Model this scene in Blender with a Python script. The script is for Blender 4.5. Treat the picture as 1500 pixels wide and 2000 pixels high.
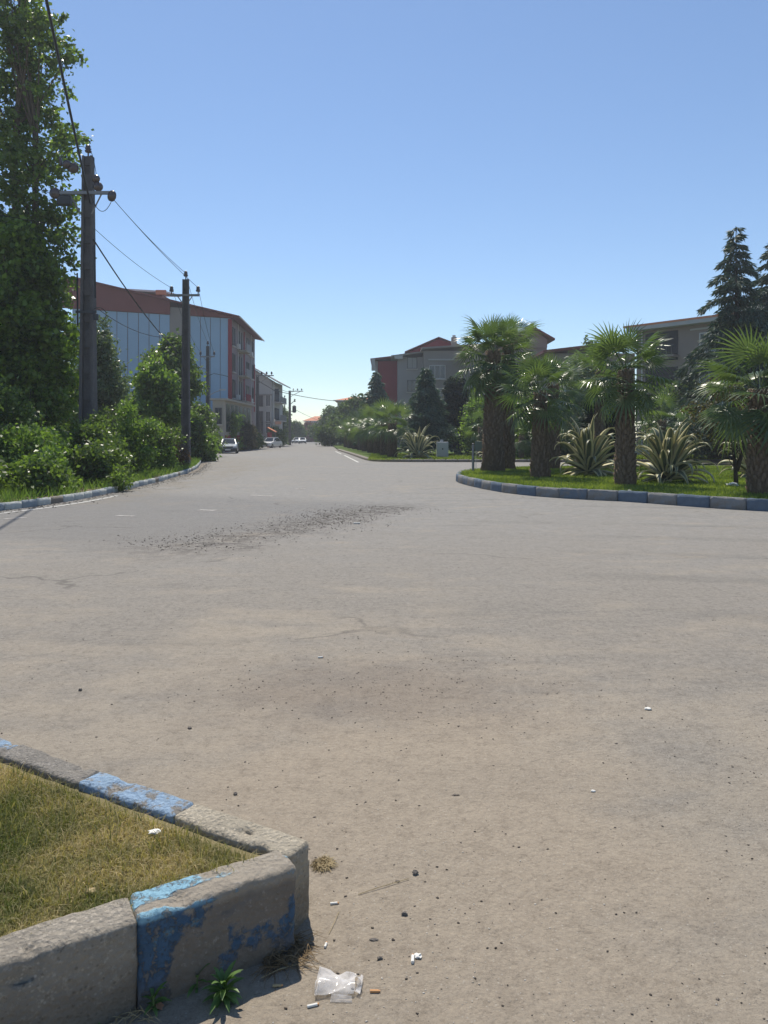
import bpy, bmesh, math, random
import numpy as np
from mathutils import Vector, Matrix, Euler, noise as mnoise
for o in list(bpy.data.objects): bpy.data.objects.remove(o)
S = bpy.context.scene
COL = S.collection
R = math.radians
rng = np.random.default_rng(7)
random.seed(7)
# ------------------------------------------------------------------ camera, sky, sun
F = 1444.0; HZ = 853.0; EYE = 1.55
cam = bpy.data.cameras.new('camera'); cam.sensor_fit = 'VERTICAL'; cam.sensor_height = 36; cam.sensor_width = 27
cam.lens = 26; cam.shift_y = -0.0735; cam.clip_end = 6000; cam.clip_start = .05
co = bpy.data.objects.new('camera', cam); COL.objects.link(co); co.location = (0, 0, EYE); co.rotation_euler = (R(90), 0, 0)
S.camera = co
SUN_AZ, SUN_EL = -14.0, 61.0
w = bpy.data.worlds.new('World'); S.world = w; w.use_nodes = True
wn = w.node_tree.nodes; wn.clear()
sky = wn.new('ShaderNodeTexSky'); sky.sky_type = 'NISHITA'; sky.sun_disc = False
sky.sun_elevation = R(SUN_EL); sky.sun_rotation = R(SUN_AZ); sky.altitude = 0
sky.air_density = 1.0; sky.dust_density = 0.1; sky.ozone_density = 3.6
bg = wn.new('ShaderNodeBackground'); bg.inputs[1].default_value = 0.125
wo = wn.new('ShaderNodeOutputWorld')
w.node_tree.links.new(sky.outputs[0], bg.inputs[0]); w.node_tree.links.new(bg.outputs[0], wo.inputs[0])
sl = bpy.data.lights.new('sun', 'SUN'); sl.energy = 4.8; sl.angle = R(.53); sl.color = (1.0, .93, .82)
so = bpy.data.objects.new('sun', sl); COL.objects.link(so)
sv = Vector((math.cos(R(SUN_EL))*math.sin(R(SUN_AZ)), math.cos(R(SUN_EL))*math.cos(R(SUN_AZ)), math.sin(R(SUN_EL))))
so.rotation_euler = sv.to_track_quat('Z', 'Y').to_euler(); so.location = (0, 0, 60)
S.view_settings.view_transform = 'Standard'; S.view_settings.look = 'None'
S.view_settings.gamma = 1; S.view_settings.use_curve_mapping = False; S.view_settings.exposure = 0.14
S.render.engine = 'CYCLES'

# ------------------------------------------------------------------ helpers
def gp(px, py, z=0.0):
    """a point at height z seen at picture position px, py (used as a survey of the place)"""
    d = F*(EYE-z)/(py-HZ); return ((px-750)/F*d, d)
def X(px, d): return (px-750)/F*d
def Zh(py, d): return EYE+(HZ-py)/F*d

class NT:
    def __init__(s, name, rough=.8, spec=.3):
        s.m = bpy.data.materials.new(name); s.m.use_nodes = True; s.t = s.m.node_tree
        s.t.nodes.clear(); s.out = s.t.nodes.new('ShaderNodeOutputMaterial')
        s.b = s.t.nodes.new('ShaderNodeBsdfPrincipled'); s.t.links.new(s.b.outputs[0], s.out.inputs[0])
        s.b.inputs['Roughness'].default_value = rough; s.b.inputs['Specular IOR Level'].default_value = spec
        s.co = s.t.nodes.new('ShaderNodeTexCoord')
    def n(s, ty, **k):
        o = s.t.nodes.new(ty)
        for a, b in k.items(): setattr(o, a, b)
        return o
    def put(s, sock, v):
        if isinstance(v, bpy.types.NodeSocket): s.t.links.new(v, sock)
        elif isinstance(v, (tuple, list)) and len(v) == 3 and sock.type == 'RGBA': sock.default_value = (*v, 1)
        else: sock.default_value = v
    def coord(s, kind='Object', scale=(1, 1, 1)):
        mp = s.n('ShaderNodeMapping'); s.put(mp.inputs[0], s.co.outputs[kind]); mp.inputs['Scale'].default_value = scale
        return mp.outputs[0]
    def noise(s, scale, detail=4, rough=.55, vec=None, dist=0):
        o = s.n('ShaderNodeTexNoise'); o.inputs['Scale'].default_value = scale; o.inputs['Detail'].default_value = detail
        o.inputs['Roughness'].default_value = rough; o.inputs['Distortion'].default_value = dist
        s.put(o.inputs['Vector'], vec or s.coord()); return o.outputs[0]
    def vor(s, scale, feature='F1', out=0, vec=None, rand=1):
        o = s.n('ShaderNodeTexVoronoi', feature=feature); o.inputs['Scale'].default_value = scale
        o.inputs['Randomness'].default_value = rand
        s.put(o.inputs['Vector'], vec or s.coord()); return o.outputs[out]
    def math(s, op, a, b=0.0, c=None, clamp=False):
        o = s.n('ShaderNodeMath', operation=op, use_clamp=clamp); s.put(o.inputs[0], a); s.put(o.inputs[1], b)
        if c is not None: s.put(o.inputs[2], c)
        return o.outputs[0]
    def step(s, v, lo, hi):
        o = s.n('ShaderNodeMapRange', interpolation_type='SMOOTHSTEP'); s.put(o.inputs[0], v)
        o.inputs[1].default_value = lo; o.inputs[2].default_value = hi; return o.outputs[0]
    def mix(s, f, a, b, mode='MIX'):
        o = s.n('ShaderNodeMix', data_type='RGBA', blend_type=mode); s.put(o.inputs[0], f); s.put(o.inputs[6], a); s.put(o.inputs[7], b)
        return o.outputs[2]
    def xyz(s, kind='Object'):
        o = s.n('ShaderNodeSeparateXYZ'); s.put(o.inputs[0], s.co.outputs[kind]); return o.outputs
    def attr(s, name):
        o = s.n('ShaderNodeAttribute'); o.attribute_name = name; return o.outputs['Fac']
    def rnd(s): return s.n('ShaderNodeObjectInfo').outputs['Random']
    def color(s, v): s.put(s.b.inputs['Base Color'], v); return s
    def bump(s, h, strength=.5, dist=.01):
        o = s.n('ShaderNodeBump'); o.inputs['Strength'].default_value = strength; o.inputs['Distance'].default_value = dist
        s.put(o.inputs['Height'], h); s.put(s.b.inputs['Normal'], o.outputs[0]); return s

def plain(name, c, rough=.7, var=.25, scale=3.0, spec=.3, metal=0, bump=.3, bscale=40):
    m = NT(name, rough, spec); c = np.array(c)
    m.color(m.mix(m.noise(scale, 6, .6), tuple(np.clip(c*(1-var), 0, 1)), tuple(np.clip(c*(1+var), 0, 1))))
    m.b.inputs['Metallic'].default_value = metal
    if bump: m.bump(m.noise(bscale, 4), bump, .01)
    return m.m

def leafmat(name, dark, light, trans=.35, rough=.42, spec=.35, objrand=False, extra=None):
    m = NT(name, rough, spec)
    v = m.attr('var')
    if objrand: v = m.math('ADD', m.math('MULTIPLY', v, .5), m.math('MULTIPLY', m.rnd(), .5))
    c = m.mix(v, dark, light)
    c = m.mix(m.step(m.noise(1.3, 2), .35, .7), c, tuple(np.array(light)*.8), 'MIX') if False else c
    if extra: c = m.mix(m.step(v, .90, .99), c, extra)
    m.color(c)
    tr = m.n('ShaderNodeBsdfTranslucent'); m.put(tr.inputs[0], m.mix(1.0, c, (1.5, 1.6, .7), 'MULTIPLY'))
    mx = m.n('ShaderNodeMixShader'); mx.inputs[0].default_value = trans
    m.t.links.new(m.b.outputs[0], mx.inputs[1]); m.t.links.new(tr.outputs[0], mx.inputs[2]); m.t.links.new(mx.outputs[0], m.out.inputs[0])
    return m.m

def nmesh(name, V, Fq, mat=None, var=None, uv=None, smooth=False):
    """fast mesh from numpy arrays; Fq (M,k)"""
    V = np.asarray(V, np.float32); Fq = np.asarray(Fq, np.int32); M, k = Fq.shape
    me = bpy.data.meshes.new(name); me.vertices.add(len(V)); me.vertices.foreach_set('co', V.ravel())
    me.loops.add(M*k); me.loops.foreach_set('vertex_index', Fq.ravel())
    me.polygons.add(M); me.polygons.foreach_set('loop_start', np.arange(0, M*k, k, dtype=np.int32))
    if var is not None:
        a = me.attributes.new('var', 'FLOAT', 'FACE'); a.data.foreach_set('value', np.asarray(var, np.float32))
    if uv is not None:
        l = me.uv_layers.new(name='uv'); l.data.foreach_set('uv', np.asarray(uv, np.float32)[Fq.ravel()].ravel())
    me.update(calc_edges=True); me.validate()
    if smooth: me.polygons.foreach_set('use_smooth', np.ones(M, bool))
    if mat: me.materials.append(mat)
    return me

def link(name, me, parent=None, loc=None):
    o = bpy.data.objects.new(name, me); COL.objects.link(o)
    if parent: o.parent = parent
    if loc: o.location = loc
    return o
def tag(o, label=None, cat=None, group=None, kind=None):
    if label: o['label'] = label
    if cat: o['category'] = cat
    if group: o['group'] = group
    if kind: o['kind'] = kind
    return o
def empty(name, loc, label, cat, group=None, rz=0):
    o = bpy.data.objects.new(name, None); COL.objects.link(o); o.location = loc; o.rotation_euler = (0, 0, rz)
    o.empty_display_size = .2
    return tag(o, label, cat, group)
def copy_tree(o, parent=None):
    c = o.copy(); COL.objects.link(c)
    if parent: c.parent = parent
    for ch in list(o.children): copy_tree(ch, c)
    return c

class MB:
    def __init__(s): s.v = []; s.f = []; s.m = []
    def add(s, vs, fs, mi=0):
        n = len(s.v); s.v += [tuple(v) for v in vs]; s.f += [tuple(i+n for i in f) for f in fs]; s.m += [mi]*len(fs); return s
    def obox(s, c, u, n, hu, hn, hz, mi=0):
        c = Vector(c); u = Vector((*u[:2], 0)).normalized()*hu; n = Vector((*n[:2], 0)).normalized()*hn; z = Vector((0, 0, hz))
        vs = [c+a*u+b*n+d*z for d in (-1, 1) for b in (-1, 1) for a in (-1, 1)]
        return s.add(vs, [(0, 2, 3, 1), (4, 5, 7, 6), (0, 1, 5, 4), (2, 6, 7, 3), (0, 4, 6, 2), (1, 3, 7, 5)], mi)
    def box(s, c, size, mi=0, rz=0):
        return s.obox(c, (math.cos(rz), math.sin(rz)), (-math.sin(rz), math.cos(rz)), size[0]/2, size[1]/2, size[2]/2, mi)
    def tube(s, pts, rad, seg=6, mi=0, cap=True):
        pts = [Vector(p) for p in pts]; n = len(pts)
        if not hasattr(rad, '__len__'): rad = [rad]*n
        vs = []
        for i, p in enumerate(pts):
            d = (pts[min(i+1, n-1)]-pts[max(i-1, 0)]).normalized()
            a = d.cross(Vector((0, 0, 1)));
            if a.length < .05: a = d.cross(Vector((0, 1, 0)))
            a.normalize(); b = d.cross(a)
            for k in range(seg):
                t = 2*math.pi*k/seg; vs.append(p+(a*math.cos(t)+b*math.sin(t))*rad[i])
        fs = [(i*seg+k, i*seg+(k+1) % seg, (i+1)*seg+(k+1) % seg, (i+1)*seg+k) for i in range(n-1) for k in range(seg)]
        if cap: fs += [tuple(range(seg))[::-1], tuple((n-1)*seg+k for k in range(seg))]
        return s.add(vs, fs, mi)
    def lathe(s, c, prof, seg=12, mi=0, axis='Z'):
        vs = []
        for r, h in prof:
            for k in range(seg):
                t = 2*math.pi*k/seg; p = (r*math.cos(t), r*math.sin(t), h)
                if axis == 'Y': p = (p[0], p[2], p[1])
                if axis == 'X': p = (p[2], p[0], p[1])
                vs.append((c[0]+p[0], c[1]+p[1], c[2]+p[2]))
        n = len(prof)
        fs = [(i*seg+k, i*seg+(k+1) % seg, (i+1)*seg+(k+1) % seg, (i+1)*seg+k) for i in range(n-1) for k in range(seg)]
        fs += [tuple(range(seg))[::-1], tuple((n-1)*seg+k for k in range(seg))]
        return s.add(vs, fs, mi)
    def prism(s, poly, z0, z1, mi=0):
        n = len(poly); vs = [(x, y, z0) for x, y in poly]+[(x, y, z1) for x, y in poly]
        fs = [tuple(range(n))[::-1], tuple(range(n, 2*n))]+[(i, (i+1) % n, n+(i+1) % n, n+i) for i in range(n)]
        return s.add(vs, fs, mi)
    def build(s, name, mats, parent=None, loc=None, smooth=False, bevel=0):
        me = bpy.data.meshes.new(name); me.from_pydata(s.v, [], s.f)
        if not isinstance(mats, (list, tuple)): mats = [mats]
        for m in mats: me.materials.append(m)
        if any(s.m): me.polygons.foreach_set('material_index', np.array(s.m, np.int32))
        bm = bmesh.new(); bm.from_mesh(me); bmesh.ops.recalc_face_normals(bm, faces=bm.faces)
        if bevel: bmesh.ops.bevel(bm, geom=list(bm.edges), offset=bevel, segments=1, affect='EDGES')
        bm.to_mesh(me); bm.free()
        if smooth: me.polygons.foreach_set('use_smooth', np.ones(len(me.polygons), bool))
        return link(name, me, parent, loc)

# ------------------------------------------------------------------ materials
def road_material():
    m = NT('road_asphalt', .88, .25)
    x, y, z = m.xyz()
    big = m.noise(.35, 5, .6, dist=.6); mid = m.noise(1.6, 6, .62, vec=m.coord(scale=(.7, 1.3, 1))); fine = m.noise(60, 5, .75); grit = m.noise(230, 3, .7)
    cz = m.step(m.noise(19, 6, .8), .36, .64)
    asph = m.mix(m.math('MULTIPLY', m.math('ADD', fine, cz), .5), (.165, .148, .130), (.285, .258, .228))
    grey = m.mix(m.math('MULTIPLY', m.math('ADD', fine, m.step(m.noise(4, 8, .8), .36, .64)), .5), (.175, .168, .163), (.265, .255, .245))
    dust = m.mix(fine, (.255, .218, .178), (.34, .295, .24))
    # farther road is cleaner and greyer, the near corner is dusty
    fy = m.step(m.math('ADD', y, m.math('MULTIPLY', big, 9)), 9, 22)
    c = m.mix(fy, asph, grey)
    near = m.math('SUBTRACT', 1, m.step(m.math('ADD', y, m.math('MULTIPLY', m.math('ABSOLUTE', m.math('SUBTRACT', x, -.5)), .35)), 2.0, 9.5))
    dm = m.math('ADD', m.math('MULTIPLY', near, .62), m.math('MULTIPLY', m.math('SUBTRACT', mid, .5), 1.5))
    dm = m.math('ADD', dm, m.math('MULTIPLY', m.math('SUBTRACT', big, .5), 1.2))
    c = m.mix(m.math('MULTIPLY', m.step(dm, .0, .62), .85), c, dust)
    # tan sand sheet drifted round the kerb corner
    dx = m.math('SUBTRACT', x, .1); dy = m.math('MULTIPLY', m.math('SUBTRACT', y, 3.0), .62)
    rr = m.math('SQRT', m.math('ADD', m.math('MULTIPLY', dx, dx), m.math('MULTIPLY', dy, dy)))
    sand = m.step(m.math('ADD', m.math('MULTIPLY', rr, -1), m.math('MULTIPLY', mid, 1.6)), -.75, .35)
    c = m.mix(m.math('MULTIPLY', sand, .62), c, m.mix(fine, (.265, .215, .165), (.35, .29, .225)))
    # long ragged seam of old broken asphalt running from left to the middle
    ax, ay = -3.6, 8.6; bx, by = .3, 16.6; L = math.hypot(bx-ax, by-ay); ux, uy = (bx-ax)/L, (by-ay)/L
    wob = m.math('MULTIPLY', m.math('SUBTRACT', m.noise(.8, 5, .65), .5), 2.6)
    t = m.math('ADD', m.math('MULTIPLY', m.math('SUBTRACT', x, ax), ux), m.math('MULTIPLY', m.math('SUBTRACT', y, ay), uy))
    q = m.math('ADD', m.math('SUBTRACT', m.math('MULTIPLY', m.math('SUBTRACT', y, ay), ux), m.math('MULTIPLY', m.math('SUBTRACT', x, ax), uy)), wob)
    on = m.math('MULTIPLY', m.step(t, .2, 2.6), m.math('SUBTRACT', 1, m.step(t, L-.8, L+1.4)))
    band = m.math('MULTIPLY', m.math('SUBTRACT', 1, m.step(m.math('ABSOLUTE', q), .1, 1.1)), on)
    band = m.math('MULTIPLY', band, m.step(m.noise(5, 6, .75), .38, .62))
    c = m.mix(m.math('MULTIPLY', band, .85), c, (.075, .066, .06))
    side = m.math('MULTIPLY', m.step(q, 0, 1.2), on)
    c = m.mix(m.math('MULTIPLY', side, .5), c, (.14, .137, .138))
    # dark rough patch in the middle distance
    dx = m.math('MULTIPLY', m.math('SUBTRACT', x, -.1), .55); dy = m.math('SUBTRACT', y, 4.55)
    rr = m.math('SQRT', m.math('ADD', m.math('MULTIPLY', dx, dx), m.math('MULTIPLY', dy, dy)))
    pm = m.step(m.math('SUBTRACT', m.math('MULTIPLY', m.noise(2.2, 5, .7), 1.5), rr), -.15, .55)
    c = m.mix(m.math('MULTIPLY', pm, .42), c, (.135, .112, .098))
    # soil washed over the road by the left kerb
    q2 = m.math('ADD', m.math('MULTIPLY', x, -1), m.math('MULTIPLY', m.noise(.9, 5, .7), 2.2))
    so_ = m.math('MULTIPLY', m.step(q2, 6.4, 7.6), m.math('MULTIPLY', m.step(y, 15, 19), 1.0))
    so_ = m.math('MULTIPLY', so_, m.math('SUBTRACT', 1, m.step(y, 44, 60)))
    so_ = m.math('MULTIPLY', so_, m.step(m.noise(1.1, 7, .75), .40, .62)); c = m.mix(m.math('MULTIPLY', so_, .7), c, m.mix(m.noise(6, 7, .8), (.10, .085, .068), (.30, .27, .225)))
    # stains, patches and tyre-polished sweeps
    st = m.step(m.noise(.55, 6, .7, vec=m.coord(scale=(.55, 2.2, 1))), .56, .72)
    c = m.mix(m.math('MULTIPLY', st, .28), c, (.10, .095, .09))
    rad = m.math('SQRT', m.math('ADD', m.math('POWER', m.math('ADD', x, 1), 2), m.math('POWER', m.math('SUBTRACT', y, -14), 2)))
    arc = m.math('SINE', m.math('MULTIPLY', rad, 3.7))
    arcm = m.math('MULTIPLY', m.step(arc, .55, 1), m.math('MULTIPLY', m.step(x, -2, 4), m.step(m.noise(.4, 3), .42, .6)))
    c = m.mix(m.math('MULTIPLY', arcm, .22), c, (.09, .088, .086))
    # aggregate: dark and pale grains
    for sc_, w_ in ((7, .30), (24, .42), (75, .30)):
        nn2 = m.noise(sc_, 8, .85); c = m.mix(m.math('MULTIPLY', m.step(nn2, .50, .62), w_), c, m.mix(1.0, c, (.52, .50, .48), 'MULTIPLY')); c = m.mix(m.math('MULTIPLY', m.step(m.math('SUBTRACT', 1, nn2), .52, .64), w_*.6), c, m.mix(1.0, c, (1.4, 1.38, 1.33), 'MULTIPLY'))
    g1 = m.math('SUBTRACT', 1, m.step(m.vor(75), .1, .32)); g2 = m.math('SUBTRACT', 1, m.step(m.vor(48), .06, .2))
    k1 = m.math('MULTIPLY', m.step(m.noise(14, 3), .45, .6), m.math('SUBTRACT', 1, m.math('MULTIPLY', sand, .6)))
    c = m.mix(m.math('MULTIPLY', m.math('MULTIPLY', g1, k1), .6), c, (.07, .062, .055))
    c = m.mix(m.math('MULTIPLY', g2, .38), c, (.45, .42, .38))
    c = m.mix(m.math('MULTIPLY', m.step(grit, .56, .7), .35), c, (.09, .08, .07))
    # cracks
    vc = m.n('ShaderNodeVectorMath', operation='ADD'); m.put(vc.inputs[0], m.co.outputs['Object'])
    nz = m.n('ShaderNodeTexNoise'); nz.inputs['Scale'].default_value = 1.4; nz.inputs['Detail'].default_value = 6
    m.put(nz.inputs['Vector'], m.co.outputs['Object']); m.put(vc.inputs[1], nz.outputs[1])
    cr = m.vor(.28, 'DISTANCE_TO_EDGE', vec=vc.outputs[0])
    crm = m.math('MULTIPLY', m.math('SUBTRACT', 1, m.step(cr, .0, .012)), m.step(m.noise(.3, 3), .5, .6))
    c = m.mix(m.math('MULTIPLY', crm, .5), c, (.06, .055, .05))
    m.color(m.mix(1.0, c, (1.10, 1.105, 1.07), 'MULTIPLY'))
    h = m.math('ADD', m.math('MULTIPLY', m.noise(110, 5, .75), .7), m.math('MULTIPLY', m.noise(26, 8, .8), 1.1))
    h = m.math('ADD', h, m.math('MULTIPLY', m.math('SUBTRACT', 1, m.vor(55)), .45))
    m.bump(h, .75, .012)
    return m.m

def concrete_material(name, base, paint=None, cover=.5, edge=.12, scale=5.0, rough=.9):
    m = NT(name, rough, .2); base = np.array(base)
    n1 = m.noise(4, 7, .65); n2 = m.noise(40, 6, .75); n3 = m.noise(130, 4, .8)
    c = m.mix(n1, tuple(base*.62), tuple(base*1.3))
    c = m.mix(m.math('MULTIPLY', m.step(n2, .52, .66), .55), c, tuple(base*1.75))
    c = m.mix(m.math('MULTIPLY', m.step(m.noise(22, 6, .8), .58, .66), .6), c, tuple(base*.35))
    c = m.mix(m.math('MULTIPLY', m.math('SUBTRACT', 1, m.step(m.vor(70), .12, .35)), m.math('MULTIPLY', m.step(m.noise(9, 5), .45, .6), .5)), c, tuple(base*2.0))
    c = m.mix(m.math('MULTIPLY', m.math('SUBTRACT', 1, m.step(m.vor(42), .08, .25)), .5), c, tuple(base*.3))
    c = m.mix(m.math('MULTIPLY', m.math('SUBTRACT', 1, m.step(m.math('ADD', m.xyz()[2], m.math('MULTIPLY', m.noise(6, 6, .7), .16)), .16, .27)), .55), c, (.17, .135, .10))
    if paint is not None:
        p = np.array(paint)
        pc = m.mix(m.noise(7, 5), tuple(p*.72), tuple(np.clip(p*1.3, 0, 1)))
        pc = m.mix(m.math('MULTIPLY', m.step(m.noise(11, 5, .7), .5, .7), .5), pc, tuple(p*.5+np.array((.2, .24, .2))*.6))
        k = m.math('ADD', m.noise(scale, 8, .72), m.math('MULTIPLY', m.rnd(), .04))
        c = m.mix(m.step(k, 1-cover-edge/2-.08, 1-cover+edge/2-.08), c, pc)
    m.color(c)
    m.bump(m.math('ADD', n2, m.math('ADD', m.math('MULTIPLY', n3, .6), m.math('MULTIPLY', m.vor(60), .7))), 1.0, .016)
    return m.m

M = {}
M['road'] = road_material()
M['soil'] = plain('soil', (.16, .125, .085), .95, .4, 1.2, .1, 0, .8, 12)
M['ground'] = plain('ground_earth', (.15, .14, .10), .95, .35, .08, .1, 0, .5, 2)
M['turf'] = plain('turf_soil', (.19, .16, .085), .95, .5, 5, .1, 0, .8, 30)
M['turf_far'] = plain('turf_base', (.085, .125, .03), .95, .4, 2.0, .1, 0, .8, 20)
M['kerb_bare'] = concrete_material('concrete_bare', (.30, .275, .24))
M['kerb_blue'] = concrete_material('concrete_blue_paint', (.29, .27, .24), (.34, .47, .62), .44, .07, 8)
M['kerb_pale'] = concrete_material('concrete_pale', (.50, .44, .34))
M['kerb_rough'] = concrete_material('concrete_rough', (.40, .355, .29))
M['kerb_blue_dark'] = concrete_material('concrete_old_blue_paint', (.26, .25, .235), (.13, .17, .225), .60, .3, 3)
M['kerb_dull'] = concrete_material('concrete_dull_grey_blue', (.28, .27, .255), (.22, .24, .26), .36, .3, 4)
M['kerb_blue_worn'] = concrete_material('concrete_worn_blue', (.25, .245, .235), (.14, .18, .23), .44, .2, 5)
M['kerb_white'] = concrete_material('concrete_white_paint', (.32, .31, .28), (.50, .52, .50), .66, .25, 3)
M['kerb_grey'] = concrete_material('concrete_grey_paint', (.27, .28, .28), (.30, .34, .37), .6, .3, 3)
M['concrete'] = concrete_material('concrete_slab', (.33, .31, .27))
M['pole'] = concrete_material('concrete_pole', (.125, .12, .12))
M['line'] = concrete_material('road_paint_white', (.25, .24, .22), (.62, .61, .57), .62, .2, 7)
M['worn'] = concrete_material('worn_road_paint', (.20, .19, .18), (.42, .40, .37), .46, .2, 9)
M['steel'] = plain('galvanised_steel', (.23, .235, .24), .55, .2, 8, .5, .5, .1)
M['dark_steel'] = plain('dark_steel', (.05, .055, .06), .6, .2, 8, .4, .2, .1)
M['porcelain'] = plain('brown_porcelain', (.07, .05, .045), .25, .2, 5, .6, 0, 0)
M['wire'] = plain('wire_black', (.025, .027, .03), .6, .1, 5, .3, 0, 0)
M['bark'] = plain('bark', (.12, .095, .07), .95, .45, 9, .1, 0, 1.0, 25)
M['bark_dark'] = plain('dark_bark', (.06, .048, .038), .95, .4, 9, .1, 0, 1.0, 25)
M['palmfib'] = plain('palm_fibre', (.115, .083, .055), .95, .55, 14, .08, 0, 1.0, 60)
M['palmboot'] = plain('palm_leaf_base', (.17, .125, .085), .9, .5, 10, .1, 0, .8, 40)
M['leaf_poplar'] = leafmat('poplar_leaf', (.035, .065, .018), (.16, .235, .05), .48, .34, .5)
M['leaf_vine'] = leafmat('vine_leaf', (.035, .07, .015), (.19, .29, .04), .42, .4, .4)
M['leaf_bush'] = leafmat('bush_leaf', (.032, .058, .016), (.165, .24, .06), .44, .38, .45)
M['leaf_light'] = leafmat('light_leaf', (.06, .11, .025), (.20, .30, .065), .42, .4, .4)
M['leaf_grey'] = leafmat('grey_green_leaf', (.055, .085, .045), (.17, .23, .12), .3, .4, .45)
M['leaf_red'] = leafmat('reddish_leaf', (.045, .05, .022), (.17, .09, .06), .3, .45, .3)
M['leaf_far'] = leafmat('distant_leaf', (.045, .075, .025), (.10, .15, .05), .3, .6, .2)
M['leaf_maroon'] = leafmat('maroon_leaf', (.08, .03, .035), (.17, .07, .075), .3, .6, .2)
M['leaf_brown'] = leafmat('brownish_leaf', (.05, .05, .03), (.13, .11, .06), .3, .6, .2)
M['needle'] = leafmat('cedar_needle', (.025, .05, .036), (.075, .115, .075), .15, .55, .25)
M['needle2'] = leafmat('spruce_needle', (.032, .068, .046), (.11, .17, .115), .15, .55, .25)
M['cypress'] = leafmat('cypress_needle', (.012, .028, .018), (.03, .052, .03), .1, .6, .2)
M['frond'] = leafmat('palm_frond_leaf', (.05, .088, .036), (.145, .195, .08), .38, .3, .6, True, (.30, .26, .10))
M['petiole'] = plain('palm_petiole', (.12, .17, .06), .5, .3, 8, .4, 0, .2)
M['weed'] = leafmat('weed_leaf', (.07, .13, .035), (.15, .25, .08), .35, .45, .4)
M['grass_dry'] = leafmat('dry_grass', (.11, .13, .038), (.46, .37, .20), .3, .6, .2)
M['grass_green'] = leafmat('green_grass', (.09, .135, .025), (.27, .32, .07), .4, .5, .3)
M['straw'] = plain('straw', (.38, .30, .17), .8, .3, 20, .2, 0, .2)
M['stone'] = plain('pebble_stone', (.14, .125, .11), .9, .5, 30, .2, 0, .5, 80)
M['white_paper'] = plain('white_paper', (.72, .70, .64), .8, .12, 30, .2, 0, .2)
M['filter'] = plain('orange_filter', (.62, .33, .15), .8, .15, 60, .2, 0, .1)
def agave_mat():
    m = NT('variegated_agave', .42, .45)
    uv = m.n('ShaderNodeUVMap'); sp = m.n('ShaderNodeSeparateXYZ'); m.put(sp.inputs[0], uv.outputs[0])
    d = m.math('ABSOLUTE', m.math('SUBTRACT', sp.outputs[0], .5))
    d = m.math('ADD', d, m.math('MULTIPLY', m.math('SUBTRACT', m.noise(9, 3, vec=m.coord(scale=(.3, 4, .3))), .5), .12))
    gr = m.mix(m.noise(6, 4), (.07, .10, .06), (.17, .20, .14)); cr = m.mix(m.noise(5, 4), (.46, .42, .19), (.68, .64, .40))
    c = m.mix(m.step(d, .22, .29), gr, cr)
    c = m.mix(m.math('MULTIPLY', m.step(m.noise(3, 5), .62, .72), .5), c, (.20, .15, .09))
    m.color(c); tr = m.n('ShaderNodeBsdfTranslucent'); m.put(tr.inputs[0], c)
    mx = m.n('ShaderNodeMixShader'); mx.inputs[0].default_value = .2
    m.t.links.new(m.b.outputs[0], mx.inputs[1]); m.t.links.new(tr.outputs[0], mx.inputs[2]); m.t.links.new(mx.outputs[0], m.out.inputs[0])
    return m.m
M['agave'] = agave_mat()
def glassy(name, c, rough=.12): return plain(name, c, rough, .15, 2, .6, 0, 0)
M['pane'] = glassy('window_glass', (.035, .042, .05)); M['curtain'] = glassy('curtained_glass', (.22, .22, .21), .3)
M['frame_w'] = plain('window_frame_white', (.55, .54, .52), .6, .1, 4)
M['frame_d'] = plain('window_frame_dark', (.09, .085, .085), .6, .1, 4)
M['panel'] = plain('blue_grey_sheet', (.27, .41, .54), .55, .08, .6, .35, 0, .05, 3)
M['pinkwall'] = plain('pinkish_render', (.27, .215, .215), .9, .16, .8, .2, 0, .2)
M['redwall'] = plain('dark_red_render', (.26, .035, .045), .85, .12, .9, .2, 0, .2)
M['redfascia'] = plain('red_roof_sheet', (.17, .045, .036), .6, .15, .7, .3, 0, .1)
M['tile'] = plain('orange_roof_tile', (.55, .22, .12), .8, .15, 1.2, .2, 0, .4, 20)
M['cream'] = plain('cream_render', (.38, .34, .28), .9, .12, 1, .2, 0, .2)
M['greywall'] = plain('grey_render', (.29, .275, .27), .9, .10, .6, .2, 0, .2)
M['greywall2'] = plain('grey_brown_render', (.25, .225, .20), .9, .15, .6, .2, 0, .2)
M['brownwall'] = plain('brown_render', (.27, .22, .19), .9, .12, .6, .2, 0, .2)
M['palewall'] = plain('pale_render', (.42, .41, .39), .9, .10, .6, .2, 0, .2)
M['white_trim'] = plain('white_trim', (.6, .58, .55), .8, .08, 1)
M['darkgap'] = plain('dark_recess', (.04, .038, .037), .8, .2, 1)
M['greendark'] = plain('board_green', (.13, .18, .16), .7, .1, 3)
M['cabinet'] = plain('cabinet_grey', (.42, .43, .44), .6, .1, 2)
def paint(name, c, rough=.22):
    m = NT(name, rough, .5); m.color(m.mix(m.noise(1.5, 4), tuple(np.array(c)*.9), c)); m.b.inputs['Coat Weight'].default_value = .5; return m.m
M['car_silver'] = paint('car_paint_silver', (.42, .46, .47)); M['car_white'] = paint('car_paint_white', (.78, .78, .76))
M['car_black'] = plain('car_black_plastic', (.03, .03, .032), .5, .1, 5, .4, 0, 0)
M['car_glass'] = glassy('car_glass', (.02, .025, .028), .05); M['lamp'] = glassy('car_lamp_lens', (.55, .57, .6), .08)
M['tyre'] = plain('tyre_rubber', (.025, .025, .025), .9, .2, 8, .2, 0, .2); M['rim'] = plain('wheel_rim', (.35, .36, .37), .4, .1, 5, .5, .7, 0)
M['plate'] = plain('number_plate', (.62, .62, .6), .5, .05, 5)

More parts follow.
